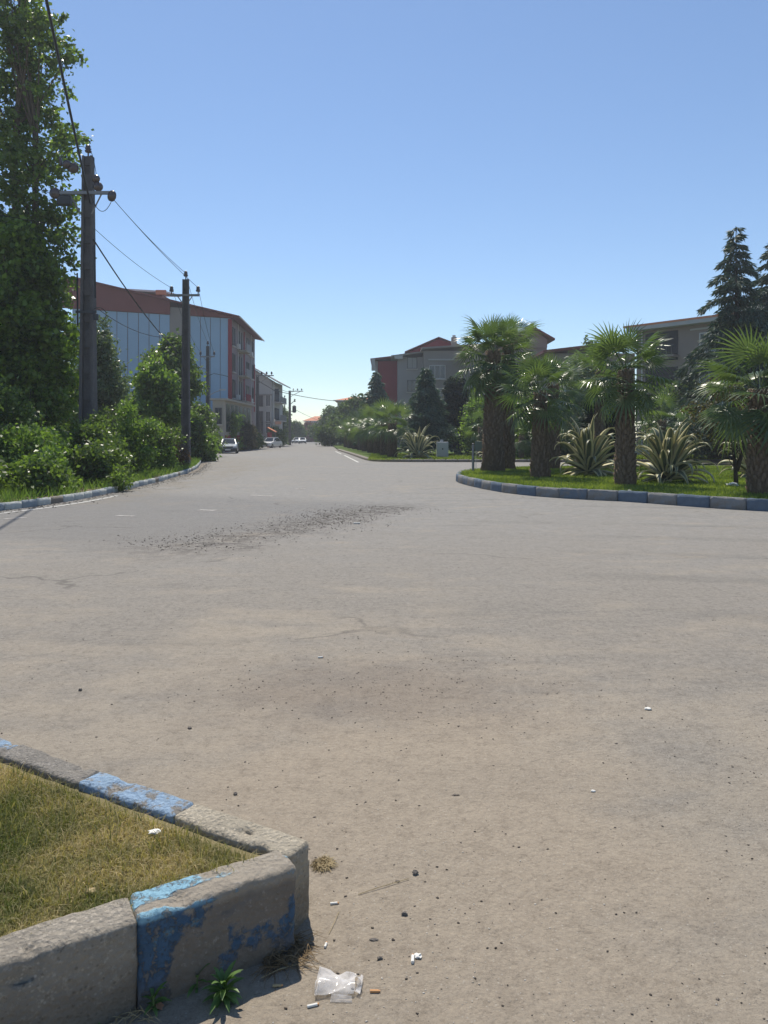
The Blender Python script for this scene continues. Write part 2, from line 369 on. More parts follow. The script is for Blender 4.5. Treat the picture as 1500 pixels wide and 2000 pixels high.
# ------------------------------------------------------------------ the setting: ground, roads, beds
g = MB().add([(-2500, -300, -.02), (2500, -300, -.02), (2500, 4500, -.02), (-2500, 4500, -.02)], [(0, 1, 2, 3)]).build('ground', M['ground']); tag(g, kind='structure')

def poly_sheet(name, pts, z, mat, kind='structure', parent=None):
    me = bpy.data.meshes.new(name); bm = bmesh.new()
    vs = [bm.verts.new((x, y, z)) for x, y in pts]; f = bm.faces.new(vs)
    bmesh.ops.recalc_face_normals(bm, faces=[f])
    if f.normal.z < 0: f.normal_flip()
    bmesh.ops.triangulate(bm, faces=bm.faces); bm.to_mesh(me); bm.free(); me.materials.append(mat)
    o = link(name, me, parent)
    if kind: o['kind'] = kind
    return o
road_pts = [(-60, -12), (70, -12), (70, 46.5), (-.7, 46.5), (-1.2, 50), (-5.0, 83), (-10.6, 149), (-17, 222), (-24, 320), (-34, 320), (-25.5, 222), (-21.6, 149), (-17.2, 96), (-15.9, 70), (-14.6, 62), (-11.1, 45), (-8.6, 33), (-8, 29), (-8, 16), (-12, 12.6), (-60, 12)]
poly_sheet('road', road_pts, 0, M['road'])

def smooth_line(pts, step):
    """Catmull-Rom through pts, resampled at equal arc steps"""
    P = [Vector((*p, 0)) for p in pts]; out = []
    for i in range(len(P)-1):
        a, b, c, d = P[max(i-1, 0)], P[i], P[i+1], P[min(i+2, len(P)-1)]
        for k in range(20):
            t = k/20; out.append(.5*((2*b)+(c-a)*t+(2*a-5*b+4*c-d)*t*t+(3*b-a-3*c+d)*t**3))
    out.append(P[-1]); res = [out[0]]; acc = 0
    for i in range(1, len(out)):
        seg = out[i]-out[i-1]; L = seg.length
        while acc+L >= step:
            k = (step-acc); p = out[i-1]+seg.normalized()*k; res.append(p); seg = out[i]-p; out[i-1] = p; L = seg.length; acc = 0
        acc += L
    return [(p.x, p.y) for p in res]

def stone_mesh(name, L, W, H, mat, seed=0, amp=.006, cuts=7, chamfer=.025, skew=0):
    """a kerb stone along +X from 0..L, outer face at y=0, body towards +Y, foot at z=0"""
    fine = cuts > 5; st = .013 if fine else .07
    dims = (L, W, H+.06); N = [max(2, int(d/st)) for d in dims]; rr = chamfer*.6 if fine else min(chamfer, .03)
    V = []; Fq = []
    for ax in range(3):
        a, b = [(1, 2), (2, 0), (0, 1)][ax]
        for sd in (0, 1):
            k0 = len(V); na, nb = N[a], N[b]
            for ia in range(na+1):
                for ib in range(nb+1):
                    p = [0, 0, 0]; p[ax] = dims[ax]*sd; p[a] = dims[a]*ia/na; p[b] = dims[b]*ib/nb; V.append(p)
            for ia in range(na):
                for ib in range(nb):
                    q = (k0+ia*(nb+1)+ib, k0+(ia+1)*(nb+1)+ib, k0+(ia+1)*(nb+1)+ib+1, k0+ia*(nb+1)+ib+1); Fq.append(q if sd else q[::-1])
    V = np.array(V, float); D3 = np.array(dims); core = np.clip(V, rr, D3-rr); d = V-core; ln = np.linalg.norm(d, axis=1); ln[ln < 1e-9] = 1
    V = core+d/ln[:, None]*np.minimum(rr, np.maximum(ln, rr))[:, None]; V[:, 2] -= .06
    out = []
    for p in V:
        p = Vector(p); so_ = Vector((seed*7.1, 3.3, 1.7))
        c = mnoise.noise_vector(p*3+so_)*amp*.9+mnoise.noise_vector(p*10+so_)*amp*.6+mnoise.noise_vector(p*34+so_)*amp*.35
        if fine:
            c += mnoise.noise_vector(p*95+so_)*amp*.22
            ch = mnoise.noise(p*13+so_*2)    # chips knocked out along the upper edges
            if p.z > H-.06 and ch > .2: c += Vector((0, .6 if p.y < W/2 else -.6, -1))*(ch-.2)*.035
        out.append(p+c)
    me = nmesh(name, out, Fq, mat, smooth=True)
    bm = bmesh.new(); bm.from_mesh(me); bmesh.ops.remove_doubles(bm, verts=bm.verts, dist=.0004); bm.to_mesh(me); bm.free()
    return me

def kerb_run(name, pts, step, H, W, meshes, pattern, z=0, flip=False):
    """a kerb = structure, each stone a child"""
    line = smooth_line(pts, step); root = bpy.data.objects.new(name, None); COL.objects.link(root); root['kind'] = 'structure'
    for i in range(len(line)-1):
        a, b = Vector(line[i]), Vector(line[i+1]); d = b-a
        o = link('kerb_stone', meshes[pattern(i)], root)
        o.location = (a.x, a.y, z+random.uniform(-.008, .004)); o.rotation_euler = (random.uniform(-.015, .015), random.uniform(-.01, .01), math.atan2(d.y, d.x)+random.uniform(-.01, .01))
        o.scale = (d.length/step*.985, 1, 1)
    return root, line

# left planting bed by the street
LK = [(-40, 11.0), (-24, 11.3), (-15, 11.9), (-11, 12.7), (-9.0, 13.8), (-8.05, 15.4), (-7.55, 18), (-7.55, 21.5), (-7.8, 26), (-8.3, 31), (-9.1, 36), (-10.2, 41), (-11.0, 44.5)]
sm = {'w': stone_mesh('kerb_stone', .5, .14, .16, M['kerb_white'], 1, .006, 3), 'g': stone_mesh('kerb_stone', .5, .14, .16, M['kerb_grey'], 2, .006, 3), 'b': stone_mesh('kerb_stone', .5, .14, .16, M['kerb_bare'], 3, .006, 3)}
kerb_run('kerb_left', LK, .5, .16, .14, sm, lambda i: 'wwgwgwbw'[(i*5) % 8])
bed = [(x-.07, y+.06) for x, y in smooth_line(LK, .8)]+[(-15.5, 63), (-60, 63), (-60, 11.2)]
poly_sheet('planting_bed', bed, .13, M['soil'])
# island with palms on the right (near)
IA = [(2.62, 26.6), (2.50, 25.2), (2.75, 22.9), (3.35, 20.4), (4.4, 18.7), (5.8, 17.65), (6.9, 16.3), (8.2, 15.2), (10.5, 14.3), (15, 13.4), (24, 12.8), (34, 12.6)]
IAb = [(34, 33.5), (20, 33.5), (12, 33.4), (7, 32.8), (4.4, 31.2), (3.1, 29.0), (2.62, 26.6)]
sa = {'u': stone_mesh('kerb_stone', .75, .18, .26, M['kerb_blue_dark'], 4, .014, 3), 'v': stone_mesh('kerb_stone', .75, .18, .26, M['kerb_blue_worn'], 9, .016, 3), 'b': stone_mesh('kerb_stone', .75, .18, .26, M['kerb_dull'], 5, .014, 3)}
kerb_run('kerb_palm_island', IAb+IA[1:], .75, .26, .18, sa, lambda i: 'ubvbubub'[i % 8])
ia_pts = smooth_line(IAb+IA[1:], .6)
ia_poly = [(x, y) for x, y in ia_pts]
cx_, cy_ = 18, 23
ia_in = []
for i, (x, y) in enumerate(ia_pts):
    a = ia_pts[max(i-1, 0)]; b = ia_pts[min(i+1, len(ia_pts)-1)]; t = Vector((b[0]-a[0], b[1]-a[1])).normalized(); n = Vector((-t.y, t.x))
    ia_in.append((x+n.x*.09, y+n.y*.09))
poly_sheet('palm_island_lawn', ia_in, .215, M['turf_far'])
# park behind it
IB = [(-17.5, 225), (-10.9, 149), (-7.6, 110), (-5.3, 84), (-3.4, 68), (-1.8, 54), (-1.2, 49), (-.6, 46.6), (.8, 45.4), (6, 45.1), (20, 45.0), (60, 45)]
sb = {'b': stone_mesh('kerb_stone', .7, .22, .17, M['kerb_bare'], 6, .014, 3, .05), 'r': stone_mesh('kerb_stone', .7, .26, .17, M['kerb_bare'], 8, .03, 3, .07)}
IBs = IB[3:]
kerb_run('kerb_park', IBs, .7, .17, .22, sb, lambda i: 'r' if i < 55 else 'b')
poly_sheet('park_lawn', [(x+.15, y+.1) for x, y in smooth_line(IB, 1.5)]+[(60, 225)], .14, M['turf_far'])
# painted edge lines
def strip(name, pts, w, z, mat):
    P = [Vector(p) for p in smooth_line(pts, .4)]; v = []; f = []
    for i, p in enumerate(P):
        t = (P[min(i+1, len(P)-1)]-P[max(i-1, 0)]).normalized(); n = Vector((-t.y, t.x)); v += [(*(p+n*w/2), z), (*(p-n*w/2), z)]
        if i: f.append((2*i-2, 2*i-1, 2*i+1, 2*i))
    me = bpy.data.meshes.new(name); me.from_pydata(v, [], f); me.materials.append(mat); o = link(name, me); o['kind'] = 'structure'; return o
strip('edge_line_left', [(-14, 11.0), (-10.3, 12.0), (-8.6, 13.4), (-7.65, 15.2), (-7.15, 17.2), (-6.98, 19.7)], .10, .004, M['line'])
strip('edge_line_park', [gp(700, 903), gp(672, 889)], .13, .004, M['line'])
strip('edge_line_park_far', [gp(667, 887), gp(655, 881.5)], .13, .004, M['line'])
for i, (a_, b_, w_) in enumerate((((388, 996), (452, 998), .22), ((488, 967), (545, 970), .25), ((228, 1007), (278, 1009), .16), ((8, 1014), (62, 1010), .16), ((575, 955), (618, 953), .2))):
    strip('worn_road_marking', [gp(*a_), gp((a_[0]+b_[0])/2, (a_[1]+b_[1])/2), gp(*b_)], w_, .004, M['worn'])
gt = strip('gutter_channel', [(-8.0, 27), (-8.15, 30), (-8.9, 35), (-9.9, 40), (-10.7, 44.5)], .35, .006, M['concrete'])

# near kerb corner (each stone)
kroot = bpy.data.objects.new('kerb_corner', None); COL.objects.link(kroot); kroot['kind'] = 'structure'
def near_stone(p, ang, L, mat, seed, W=.112, H=.25, amp=.006, chamfer=.022, label=None):
    me = stone_mesh('kerb_stone', L, W, H, mat, seed, amp, 12, chamfer); o = link('kerb_stone', me, kroot)
    o.location = (p[0], p[1], 0); o.rotation_euler = (0, 0, ang)
    if label: o['label'] = label
    return o
# far arm: outer face looks away from us, so run from left to right with body to the right-hand side (towards us)
E = Vector((-.235, 2.385)); dF = Vector((-1.41, .81)).normalized()
angF = math.atan2(dF.y, dF.x)
# body must lie towards the camera: local +Y of a stone running along dF points to (-dF.y, dF.x) = away+left -> towards us
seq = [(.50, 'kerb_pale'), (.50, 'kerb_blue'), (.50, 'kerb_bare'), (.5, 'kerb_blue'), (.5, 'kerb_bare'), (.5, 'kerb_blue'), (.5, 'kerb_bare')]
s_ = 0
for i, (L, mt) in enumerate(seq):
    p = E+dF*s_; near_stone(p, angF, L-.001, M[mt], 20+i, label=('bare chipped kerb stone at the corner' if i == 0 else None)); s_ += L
N0 = Vector((-.262, 2.235)); dN = Vector((-.857, -.515)).normalized(); angN = math.atan2(dN.y, dN.x)
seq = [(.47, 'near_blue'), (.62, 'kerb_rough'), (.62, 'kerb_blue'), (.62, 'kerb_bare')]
def near_blue():
    m = NT('near_blue_stone', .85, .25)
    n1 = m.noise(6, 7, .68); n2 = m.noise(45, 6, .78); nb = m.noise(3.2, 6, .65); z = m.xyz()[2]; y = m.xyz()[1]; x = m.xyz()[0]
    base = m.mix(m.step(z, .205, .232), m.mix(n1, (.15, .125, .10), (.33, .285, .235)), m.mix(n1, (.24, .205, .165), (.50, .44, .35))); base = m.mix(m.math('MULTIPLY', m.step(n2, .55, .66), .4), base, (.5, .47, .42))  # shade painted into the base: stained face kept darker, sunlit top lighter
    blue = m.mix(m.noise(9, 5), (.04, .08, .13), (.11, .195, .31)); cyan = m.mix(m.noise(12, 5), (.22, .42, .55), (.34, .56, .66))
    pc = m.mix(m.math('ADD', m.math('MULTIPLY', m.step(m.noise(14, 5), .60, .66), .5), m.step(z, .225, .24), clamp=True), blue, cyan)  # light put into the paint: cyan on the sunlit top, dark blue below
    # paint is worn along the outer top edge and low on the face, intact on the inner top and both ends
    edge = m.math('SUBTRACT', 1, m.step(m.math('ABSOLUTE', m.math('SUBTRACT', y, .035)), .005, .04))
    ends = m.math('ADD', m.math('SUBTRACT', 1, m.step(x, .02, .14)), m.step(x, .47, .54))
    k = m.math('ADD', m.math('ADD', nb, m.math('MULTIPLY', ends, .16)), m.math('MULTIPLY', edge, -.22))
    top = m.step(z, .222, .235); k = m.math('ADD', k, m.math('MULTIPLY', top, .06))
    msk = m.step(k, .50, .55)
    msk = m.math('MULTIPLY', msk, m.math('SUBTRACT', 1, m.math('MULTIPLY', m.step(m.noise(28, 6, .8), .52, .58), .75)))
    c = m.mix(msk, base, pc)
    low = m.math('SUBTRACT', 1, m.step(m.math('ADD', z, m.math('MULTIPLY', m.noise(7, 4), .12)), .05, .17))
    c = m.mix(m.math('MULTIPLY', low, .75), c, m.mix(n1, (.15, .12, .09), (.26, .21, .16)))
    m.color(c); m.bump(m.math('ADD', m.math('ADD', n2, m.math('MULTIPLY', m.vor(60), .5)), m.math('MULTIPLY', msk, .5)), 1.0, .014); return m.m
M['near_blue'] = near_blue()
s_ = 0
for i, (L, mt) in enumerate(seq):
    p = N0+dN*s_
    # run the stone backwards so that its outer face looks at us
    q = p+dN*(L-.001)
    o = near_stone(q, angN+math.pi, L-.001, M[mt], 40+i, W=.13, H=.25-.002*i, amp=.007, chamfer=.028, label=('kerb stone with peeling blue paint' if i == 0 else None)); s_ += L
wedge = [E+dF*.14+Vector((-.06, -.1)), E+dF*3.6+Vector((-.05, -.09)), N0+dN*3.0+Vector((-.07, .07)), N0+dN*.1+Vector((-.08, .07))]
wedge = [(-.38, 2.34), (-3.4, 4.07), (-3.6, .3), (-.37, 2.24)]
poly_sheet('verge_turf', wedge, .222, M['turf'])

# ------------------------------------------------------------------ grass
def inside(P, poly):
    x, y = P[:, 0], P[:, 1]; c = np.zeros(len(P), bool); n = len(poly)
    for i in range(n):
        x1, y1 = poly[i]; x2, y2 = poly[(i+1) % n]
        k = ((y1 > y) != (y2 > y)) & (x < (x2-x1)*(y-y1)/((y2-y1) or 1e-9)+x1); c ^= k
    return c
def vnoise(P, s, seed=0.0):
    return np.array([mnoise.noise(Vector((p[0]*s+seed, p[1]*s, seed))) for p in P])
def grass(name, P, z, hmin, hmax, wid, mat, lean=.5, var=None, two=True):
    n = len(P); h = rng.uniform(hmin, hmax, n); a = rng.uniform(0, 2*np.pi, n); la = rng.uniform(0, 2*np.pi, n); ln = rng.uniform(.1, lean, n)*h
    b = np.stack([P[:, 0], P[:, 1], np.full(n, z)], 1); s = np.stack([np.cos(a), np.sin(a), 0*a], 1)*(wid*rng.uniform(.6, 1.3, n))[:, None]
    d = np.stack([np.cos(la), np.sin(la), 0*a], 1)
    if two:
        m = b+d*(ln*.35)[:, None]; m[:, 2] += h*.6; t = b+d*(ln)[:, None]*1.0; t[:, 2] += h*(1-.3*ln/h)
        V = np.stack([b-s, b+s, m+s*.7, m-s*.7, t], 1).reshape(-1, 3); i = np.arange(n)[:, None]*5
        Fq = np.concatenate([i+np.array([0, 1, 2]), i+np.array([0, 2, 3]), i+np.array([3, 2, 4])]); vv = np.tile(var if var is not None else rng.random(n), 3)
    else:
        t = b+d*ln[:, None]; t[:, 2] += h; V = np.stack([b-s, b+s, t], 1).reshape(-1, 3); Fq = np.arange(n)[:, None]*3+np.array([[0, 1, 2]]); vv = var if var is not None else rng.random(n)
    o = link(name, nmesh(name, V, Fq, mat, vv)); o['kind'] = 'stuff'; return o
# near verge
vpoly = [(-.36, 2.27), (-2.35, 3.42), (-3.0, 1.9), (-1.35, .95), (-1.0, 1.78)]
vpoly = [(-.36, 2.28), (-2.7, 3.64), (-2.9, .74)]
P = np.stack([rng.uniform(-3, -.3, 330000), rng.uniform(1.0, 3.7, 330000)], 1); P = P[inside(P, vpoly)]
P = P[np.abs(P[:, 0]/P[:, 1]) < .62][:110000]
gn = vnoise(P, 2.2, 5)+.6*vnoise(P, 7, 9)
var = np.clip(.62-.28*np.clip((-P[:, 0]-1.2)*1.2, 0, 1)-gn*1.0+rng.normal(0, .22, len(P)), 0, 1)
edge_len = np.clip(.5+.5*vnoise(P, 4, 2), 0, 1)
tag(grass('grass', P, .218, .014, .046, .0015, M['grass_dry'], 1.5, var), 'short half dry grass inside the near corner kerb', 'grass', kind='stuff')
# longer tufts along the inner side of the far arm and by the kerb
tp = []
for k in range(1100):
    s0 = random.uniform(.1, 3.0); p = E+dF*s0+Vector((-.06, -.115))*random.uniform(1.15, 2.2); tp.append((p.x, p.y))
Q_ = np.stack([rng.uniform(-2.9, -.4, 24000), rng.uniform(.9, 3.6, 24000)], 1); Q_ = Q_[inside(Q_, vpoly)]; Q_ = Q_[vnoise(Q_, 5, 1)+.5*vnoise(Q_, 14, 1) > .12][:5000]; tp = np.concatenate([np.array(tp), Q_]); grass('grass_tufts', tp, .215, .03, .09, .0016, M['grass_dry'], 1.0, np.clip(rng.normal(.4, .25, len(tp)), 0, 1)).update_tag()
tag(bpy.data.objects['grass_tufts'], 'longer stray grass blades standing in tufts inside the corner kerb', 'grass')
# palm island lawn
P = np.stack([rng.uniform(2.4, 26, 260000), 12.6+rng.uniform(0, 1, 260000)**1.3*21, ], 1); P = P[inside(P, ia_in)]
P = P[(P[:, 0]/P[:, 1]) < .58]
tag(grass('lawn_grass', P, .205, .04, .11, .012, M['grass_green'], .8, np.clip(.5+.8*vnoise(P, .7, 3)+rng.normal(0, .2, len(P)), 0, 1), two=False), 'green grass on the palm island', 'grass')
P = np.stack([rng.uniform(-1, 34, 60000), rng.uniform(45.3, 60, 60000)], 1)
tag(grass('park_grass', P, .13, .05, .14, .03, M['grass_green'], .8, None, two=False), 'green grass in the park behind the palm island', 'grass')
# rough verge under the left shrubs
P = np.stack([rng.uniform(-16, -7.3, 90000), rng.uniform(12, 44, 90000)], 1); lb = [(x-.05, y) for x, y in smooth_line(LK, 1.0)]+[(-20, 45), (-20, 12)]
P = P[inside(P, lb)]; P = P[(P[:, 0]/P[:, 1]) > -.56]; vn = vnoise(P, 1.1, 11)+.5*vnoise(P, 4, 2); P = P[vn > rng.uniform(-.5, .35, len(P))]
tag(grass('verge_grass', P, .12, .06, .34, .010, M['leaf_light'], 1.2, rng.uniform(0, 1, len(P)), two=False), 'rough grass and weeds along the left kerb', 'grass')

# ------------------------------------------------------------------ trees
LEAFK = 1.35
def leaves(C, L, W, updir=.5, droop=.3, jitter=1.0):
    L *= LEAFK; W *= LEAFK*1.05; updir *= .6
    """C centres -> diamond leaves (one folded quad each)"""
    n = len(C); d = rng.normal(size=(n, 3)); d[:, 2] -= droop; d /= np.linalg.norm(d, axis=1)[:, None]
    nn = rng.normal(size=(n, 3)); nn[:, 2] += updir*2; nn -= d*(nn*d).sum(1)[:, None]; nn /= np.linalg.norm(nn, axis=1)[:, None]
    s = np.cross(d, nn); Ls = (L*rng.uniform(.6, 1.25, n))[:, None]; Ws = (W*rng.uniform(.7, 1.2, n))[:, None]
    a = C; b = C+d*Ls*.42+s*Ws*.5+nn*Ws*.14; c = C+d*Ls-nn*Ws*.1; e = C+d*Ls*.42-s*Ws*.5+nn*Ws*.14
    V = np.stack([a, b, c, e], 1).reshape(-1, 3); Fq = np.arange(n)[:, None]*4+np.array([[0, 1, 2, 3]])
    return V, Fq
def blob_clusters(blobs, ncl, shell=.55):
    vol = np.array([b[3]*b[4]*b[5] for b in blobs])**.75; vol = vol/vol.sum(); out = []
    for b, wgt in zip(blobs, vol):
        k = max(3, int(ncl*wgt)); u = rng.normal(size=(k, 3)); u /= np.linalg.norm(u, axis=1)[:, None]
        r = rng.uniform(0, 1, k)**(1/3); r = shell*rng.uniform(.7, 1.08, k)+(1-shell)*r
        out.append(np.array(b[:3])+u*r[:, None]*np.array(b[3:6]))
    return np.concatenate(out)
def tree(name, label, cat, loc, blobs, ncl, per, L, W, mat, bark, trunk_r=.15, spread=.3, group=None, limbs=14, updir=.5, trunks=None, flat=.75, shell=.55, parts=('trunk', 'crown'), shoots=11):
    root = empty(name, loc, label, cat, group)
    cl = blob_clusters(blobs, ncl, shell); cl = cl[cl[:, 2] > .05]
    n = int(len(cl)*per*.72); wt = rng.random(len(cl))**1.5+.15; idx = rng.choice(len(cl), n, p=wt/wt.sum()); off = rng.normal(size=(n, 3))*spread*.85; off[:, 2] *= flat
    C = cl[idx]+off; C = C[C[:, 2] > .03]
    SV = []
    for b in blobs:   # arching shoots that break the outline
        for _ in range(max(2, int(shoots*b[3]))):
            u = rng.normal(size=3); u[2] = abs(u[2])*.7+rng.uniform(-.3, .4); u /= np.linalg.norm(u); p0 = np.array(b[:3])+u*np.array(b[3:6])*.8; Ls = b[3]*rng.uniform(.35, .95); m = int(9*per/45*Ls/(L*2.2))+4
            t = rng.random(m)[:, None]; q = p0+u*t*Ls+np.array([0, 0, -1])*(t*t)*Ls*.35+rng.normal(size=(m, 3))*L*.42; SV.append(q)
    SV = np.concatenate(SV); SV = SV[SV[:, 2] > .03]; nC = len(C); C = np.concatenate([C, SV])
    V, Fq = leaves(C, L, W, updir)
    cv = rng.random(len(cl)); var = np.clip(.5*cv[idx][:nC]+.5*rng.random(nC), 0, 1); var = np.concatenate([var, rng.uniform(.35, 1, len(SV))])
    link(parts[1], nmesh(parts[1], V, Fq, mat, var), root)
    mb = MB(); top = max(c[2] for c in cl)
    base_pts = trunks or [[(0, 0, -.05), (random.uniform(-.1, .1), random.uniform(-.1, .1), top*.3), (random.uniform(-.25, .25), random.uniform(-.2, .2), top*.6), (0, 0, top*.88)]]
    for bp in base_pts:
        r0 = trunk_r; k = len(bp); mb.tube(bp, [r0*(1-.85*i/(k-1)) for i in range(k)], 7)
    for c in cl[rng.choice(len(cl), min(limbs, len(cl)), replace=False)]:
        bp = random.choice(base_pts); t = min(.85, max(.12, c[2]/top*.75)); k = t*(len(bp)-1); i = min(int(k), len(bp)-2); a = Vector(bp[i]).lerp(Vector(bp[i+1]), k-i)
        c = Vector(c); m1 = a.lerp(c, .5)+Vector((0, 0, -.08*(c-a).length)); mb.tube([a, m1, c], [trunk_r*.25, trunk_r*.14, trunk_r*.05], 5, cap=False)
    mb.build(parts[0], bark, root, smooth=True)
    return root

def lobes(n, cx, cy, z0, z1, rad, rr, prof=lambda t: math.sin(math.pi*min(1, .15+t*.85))):
    out = []
    for i in range(n):
        t = (i+random.random())/n; a = random.uniform(0, 6.28); r = rad*prof(t)*random.uniform(.25, .8); s = rr*random.uniform(.7, 1.25)*(.55+.45*prof(t))
        out.append((cx+math.cos(a)*r, cy+math.sin(a)*r, z0+(z1-z0)*t, s, s, s*random.uniform(.7, 1.0)))
    return out
# the tall poplar at the far left, leaning boughs against the sky
pop_blobs = lobes(26, 0, 0, 5.5, 20.5, 2.0, 1.15, lambda t: 1-.35*abs(t-.35)) + [(2.3, -.6, 12.9, .7, .7, .5), (1.6, -.3, 16.6, .8, .8, 1.5), (1.9, -.5, 10.4, .9, .8, .7), (1.7, -.5, 14.8, .7, .7, .6), (2.4, -.6, 8.6, .9, .8, .6)]
tree('poplar_tree', 'tall poplar with small glossy leaves rising past the top left of the picture', 'tree', (-14.6, 29.2, .1), pop_blobs, 470, 48, .13, .12, M['leaf_poplar'], M['bark'], .22, .27, limbs=50, trunks=[[(0, 0, 0), (.2, 0, 6), (.0, 0, 12), (.3, 0, 17), (.1, 0, 20)], [(0.1, 0, 3), (.9, -.2, 8), (1.0, -.3, 13), (.5, -.3, 18)]], shell=.5)
tree('vine_covered_tree', 'broad dark tree hung with light climbing leaves left of the nearest pole', 'tree', (-13.6, 27.6, .1), lobes(20, 0, 0, 1.5, 8.6, 2.1, 1.15), 480, 58, .15, .14, M['leaf_vine'], M['bark'], .2, .3, limbs=30)
tree('elm_tree', 'dark leafy tree at the left picture edge behind the shrubs', 'tree', (-16.0, 28.5, .1), lobes(18, 0, 0, 1.2, 9.5, 2.4, 1.4), 420, 60, .15, .13, M['leaf_bush'], M['bark'], .2, .34, limbs=20)
tree('willow_tree', 'slim grey green tree just right of the nearest pole', 'tree', (-14.0, 36, .1), lobes(15, 0, 0, 1.0, 7.0, 1.15, .85), 300, 60, .15, .07, M['leaf_grey'], M['bark'], .12, .26, limbs=24)
tree('plane_tree', 'dark green round tree behind the second pole against the blue wall', 'tree', (X(338, 47), 47, .1), lobes(16, 0, 0, 3.4, 7.5, 1.45, 1.0)+[(1.3, 0, 4.4, .6, .6, .5)], 420, 60, .19, .15, M['leaf_bush'], M['bark'], .17, .32, limbs=26)
tree('mulberry_tree', 'light green loose tree in front of the dark one, left of the second pole', 'tree', (X(300, 40), 40, .1), lobes(12, 0, 0, 2.1, 5.2, 1.35, .8)+[(-1.0, 0, 3.1, .6, .6, .6), (.9, 0, 2.6, .9, .7, .5)], 240, 42, .19, .16, M['leaf_light'], M['bark'], .10, .3, limbs=26)
for x, y, h, r_, lb in ((-24, 46, 8.5, 3.2, 'broad dark tree behind the poplar, at the left edge'), (-19.5, 50, 6.5, 2.8, 'dark tree closing the gap left of the nearest pole'), (-16.8, 44, 4.2, 2.0, 'low dark tree behind the slim grey green one'), (-28, 38, 9, 3.4, 'big dark tree behind the elm at the left edge')):
    tree('background_tree', lb, 'tree', (x, y, .1), lobes(12, 0, 0, .5, h*.88, r_, r_*.6), 300, 60, .24, .18, M['leaf_bush'], M['bark_dark'], .18, .4, group='dark trees behind the left bed', limbs=8)
# shrubs in the left bed
sh = [(-8.6, 23.2, 1.3, .75, 'leaf_bush', 'low dark plant behind the kerb right below the nearest pole'), (-8.5, 18.4, .8, .5, 'leaf_bush', 'knee high weeds by the left kerb before the ragged shrub'), (-10.6, 15.9, 1.1, .9, 'leaf_bush', 'ragged weeds at the very left edge behind the kerb'), (-12.4, 21.2, 2.7, 1.5, 'leaf_bush', 'tall dark shrub at the left edge of the street bed'), (-10.9, 22.0, 2.9, 1.35, 'leaf_bush', 'tall shrub second from the left edge, spilling small leaves'),
      (-9.9, 20.6, 2.0, 1.0, 'leaf_light', 'mid height light green shrub close to the kerb left of the nearest pole'), (-11.6, 18.6, 1.5, 1.0, 'leaf_bush', 'low ragged shrub behind the kerb at the left edge'),
      (-10.1, 25.6, 2.2, 1.0, 'leaf_bush', 'shrub wrapped round the foot of the nearest pole'), (-9.35, 24.0, 2.2, .85, 'leaf_bush', 'upright shrub just right of the nearest pole'),
      (-8.9, 26.6, 2.1, .8, 'leaf_light', 'feathery shrub between the two near poles'), (-9.6, 30.5, 2.3, 1.1, 'leaf_bush', 'dark shrub below the light green loose tree'),
      (-9.0, 30.0, 1.35, .65, 'leaf_light', 'low yellow green shrub by the kerb between the two near poles'), (-9.65, 33.2, 1.55, .7, 'leaf_red', 'low shrub with reddish tips left of the second pole'),
      (-8.5, 21.6, 1.25, .6, 'leaf_bush', 'low plant growing beside the left kerb right of the nearest pole'), (-9.6, 17.2, 1.2, .9, 'leaf_bush', 'ragged low shrub right at the left kerb, nearest to us'), (-8.9, 19.3, 1.0, .7, 'leaf_light', 'low light green plant behind the kerb below the nearest pole'), (-13.2, 33.5, 2.9, 1.7, 'leaf_bush', 'dark shrub mass behind the nearest pole')]
for x, y, h, r, mt, lb in sh:
    if h > 1.9: h *= 1.25; r *= 1.12
    nb = [(b[0], b[1], b[2]*random.uniform(.6, 1.12), b[3]*random.uniform(.6, 1.15), b[4], b[5]*random.uniform(.6, 1.3)) for b in lobes(9, 0, 0, .2, h*.86, r*1.15, r*.5, lambda t: 1-.5*t)]; sc = min(1.4, (r*h)/2.5+.35)
    tree('shrub', lb, 'shrub', (x, y, .1), nb, int(170*sc), 52, .095, .06, M[mt], M['bark_dark'], .035, .2, 'shrubs in the left street bed', limbs=22, trunks=[[(0, 0, 0), (.2, .1, h*.4), (.35, .1, h*.8)], [(0, 0, 0), (-.25, 0, h*.4), (-.3, -.1, h*.75)]], parts=('stem', 'foliage'))
tree('potted_weed_clump', 'small leafy weed clump growing over the left kerb stones', 'plant', (*gp(232, 960), 0), [(0, 0, .25, .3, .25, .25)], 16, 40, .09, .05, M['leaf_bush'], M['bark_dark'], .01, .11, limbs=4, parts=('stem', 'foliage')).name = 'weed_clump'
# shrubs and trees right of the second pole along the left side of the street
sh = [(X(381, 46), 46, 2.8, .42, 'leaf_bush', 'dark tall hedge shrub just right of the second pole'), (X(393, 54), 54, 2.4, .8, 'leaf_bush', 'round street shrub nearest the silver car'),
      (X(396, 47), 47, 1.4, .7, 'leaf_light', 'low light shrub at the kerb end right of the second pole'), (X(398, 68), 68, 3.2, 1.2, 'leaf_bush', 'shrub behind the silver car, left one'),
      (X(448, 79), 79, 4.2, 1.5, 'leaf_light', 'tall flowering shrub behind the silver car'), (X(477, 84), 84, 3.0, 1.4, 'leaf_brown', 'brownish shrub right of the silver car'),
      (X(493, 93), 93, 2.9, 1.2, 'leaf_bush', 'small shrub between the silver and the white car'), (X(543, 118), 118, 3.2, 1.5, 'leaf_bush', 'dark shrub beside the white car'),
      (X(380, 56), 56, 4.2, 1.9, 'leaf_bush', 'broad shrub under the blue wall behind the second pole'), (X(350, 54), 54, 3.4, 1.9, 'leaf_bush', 'shady shrub behind the small guard hut')]
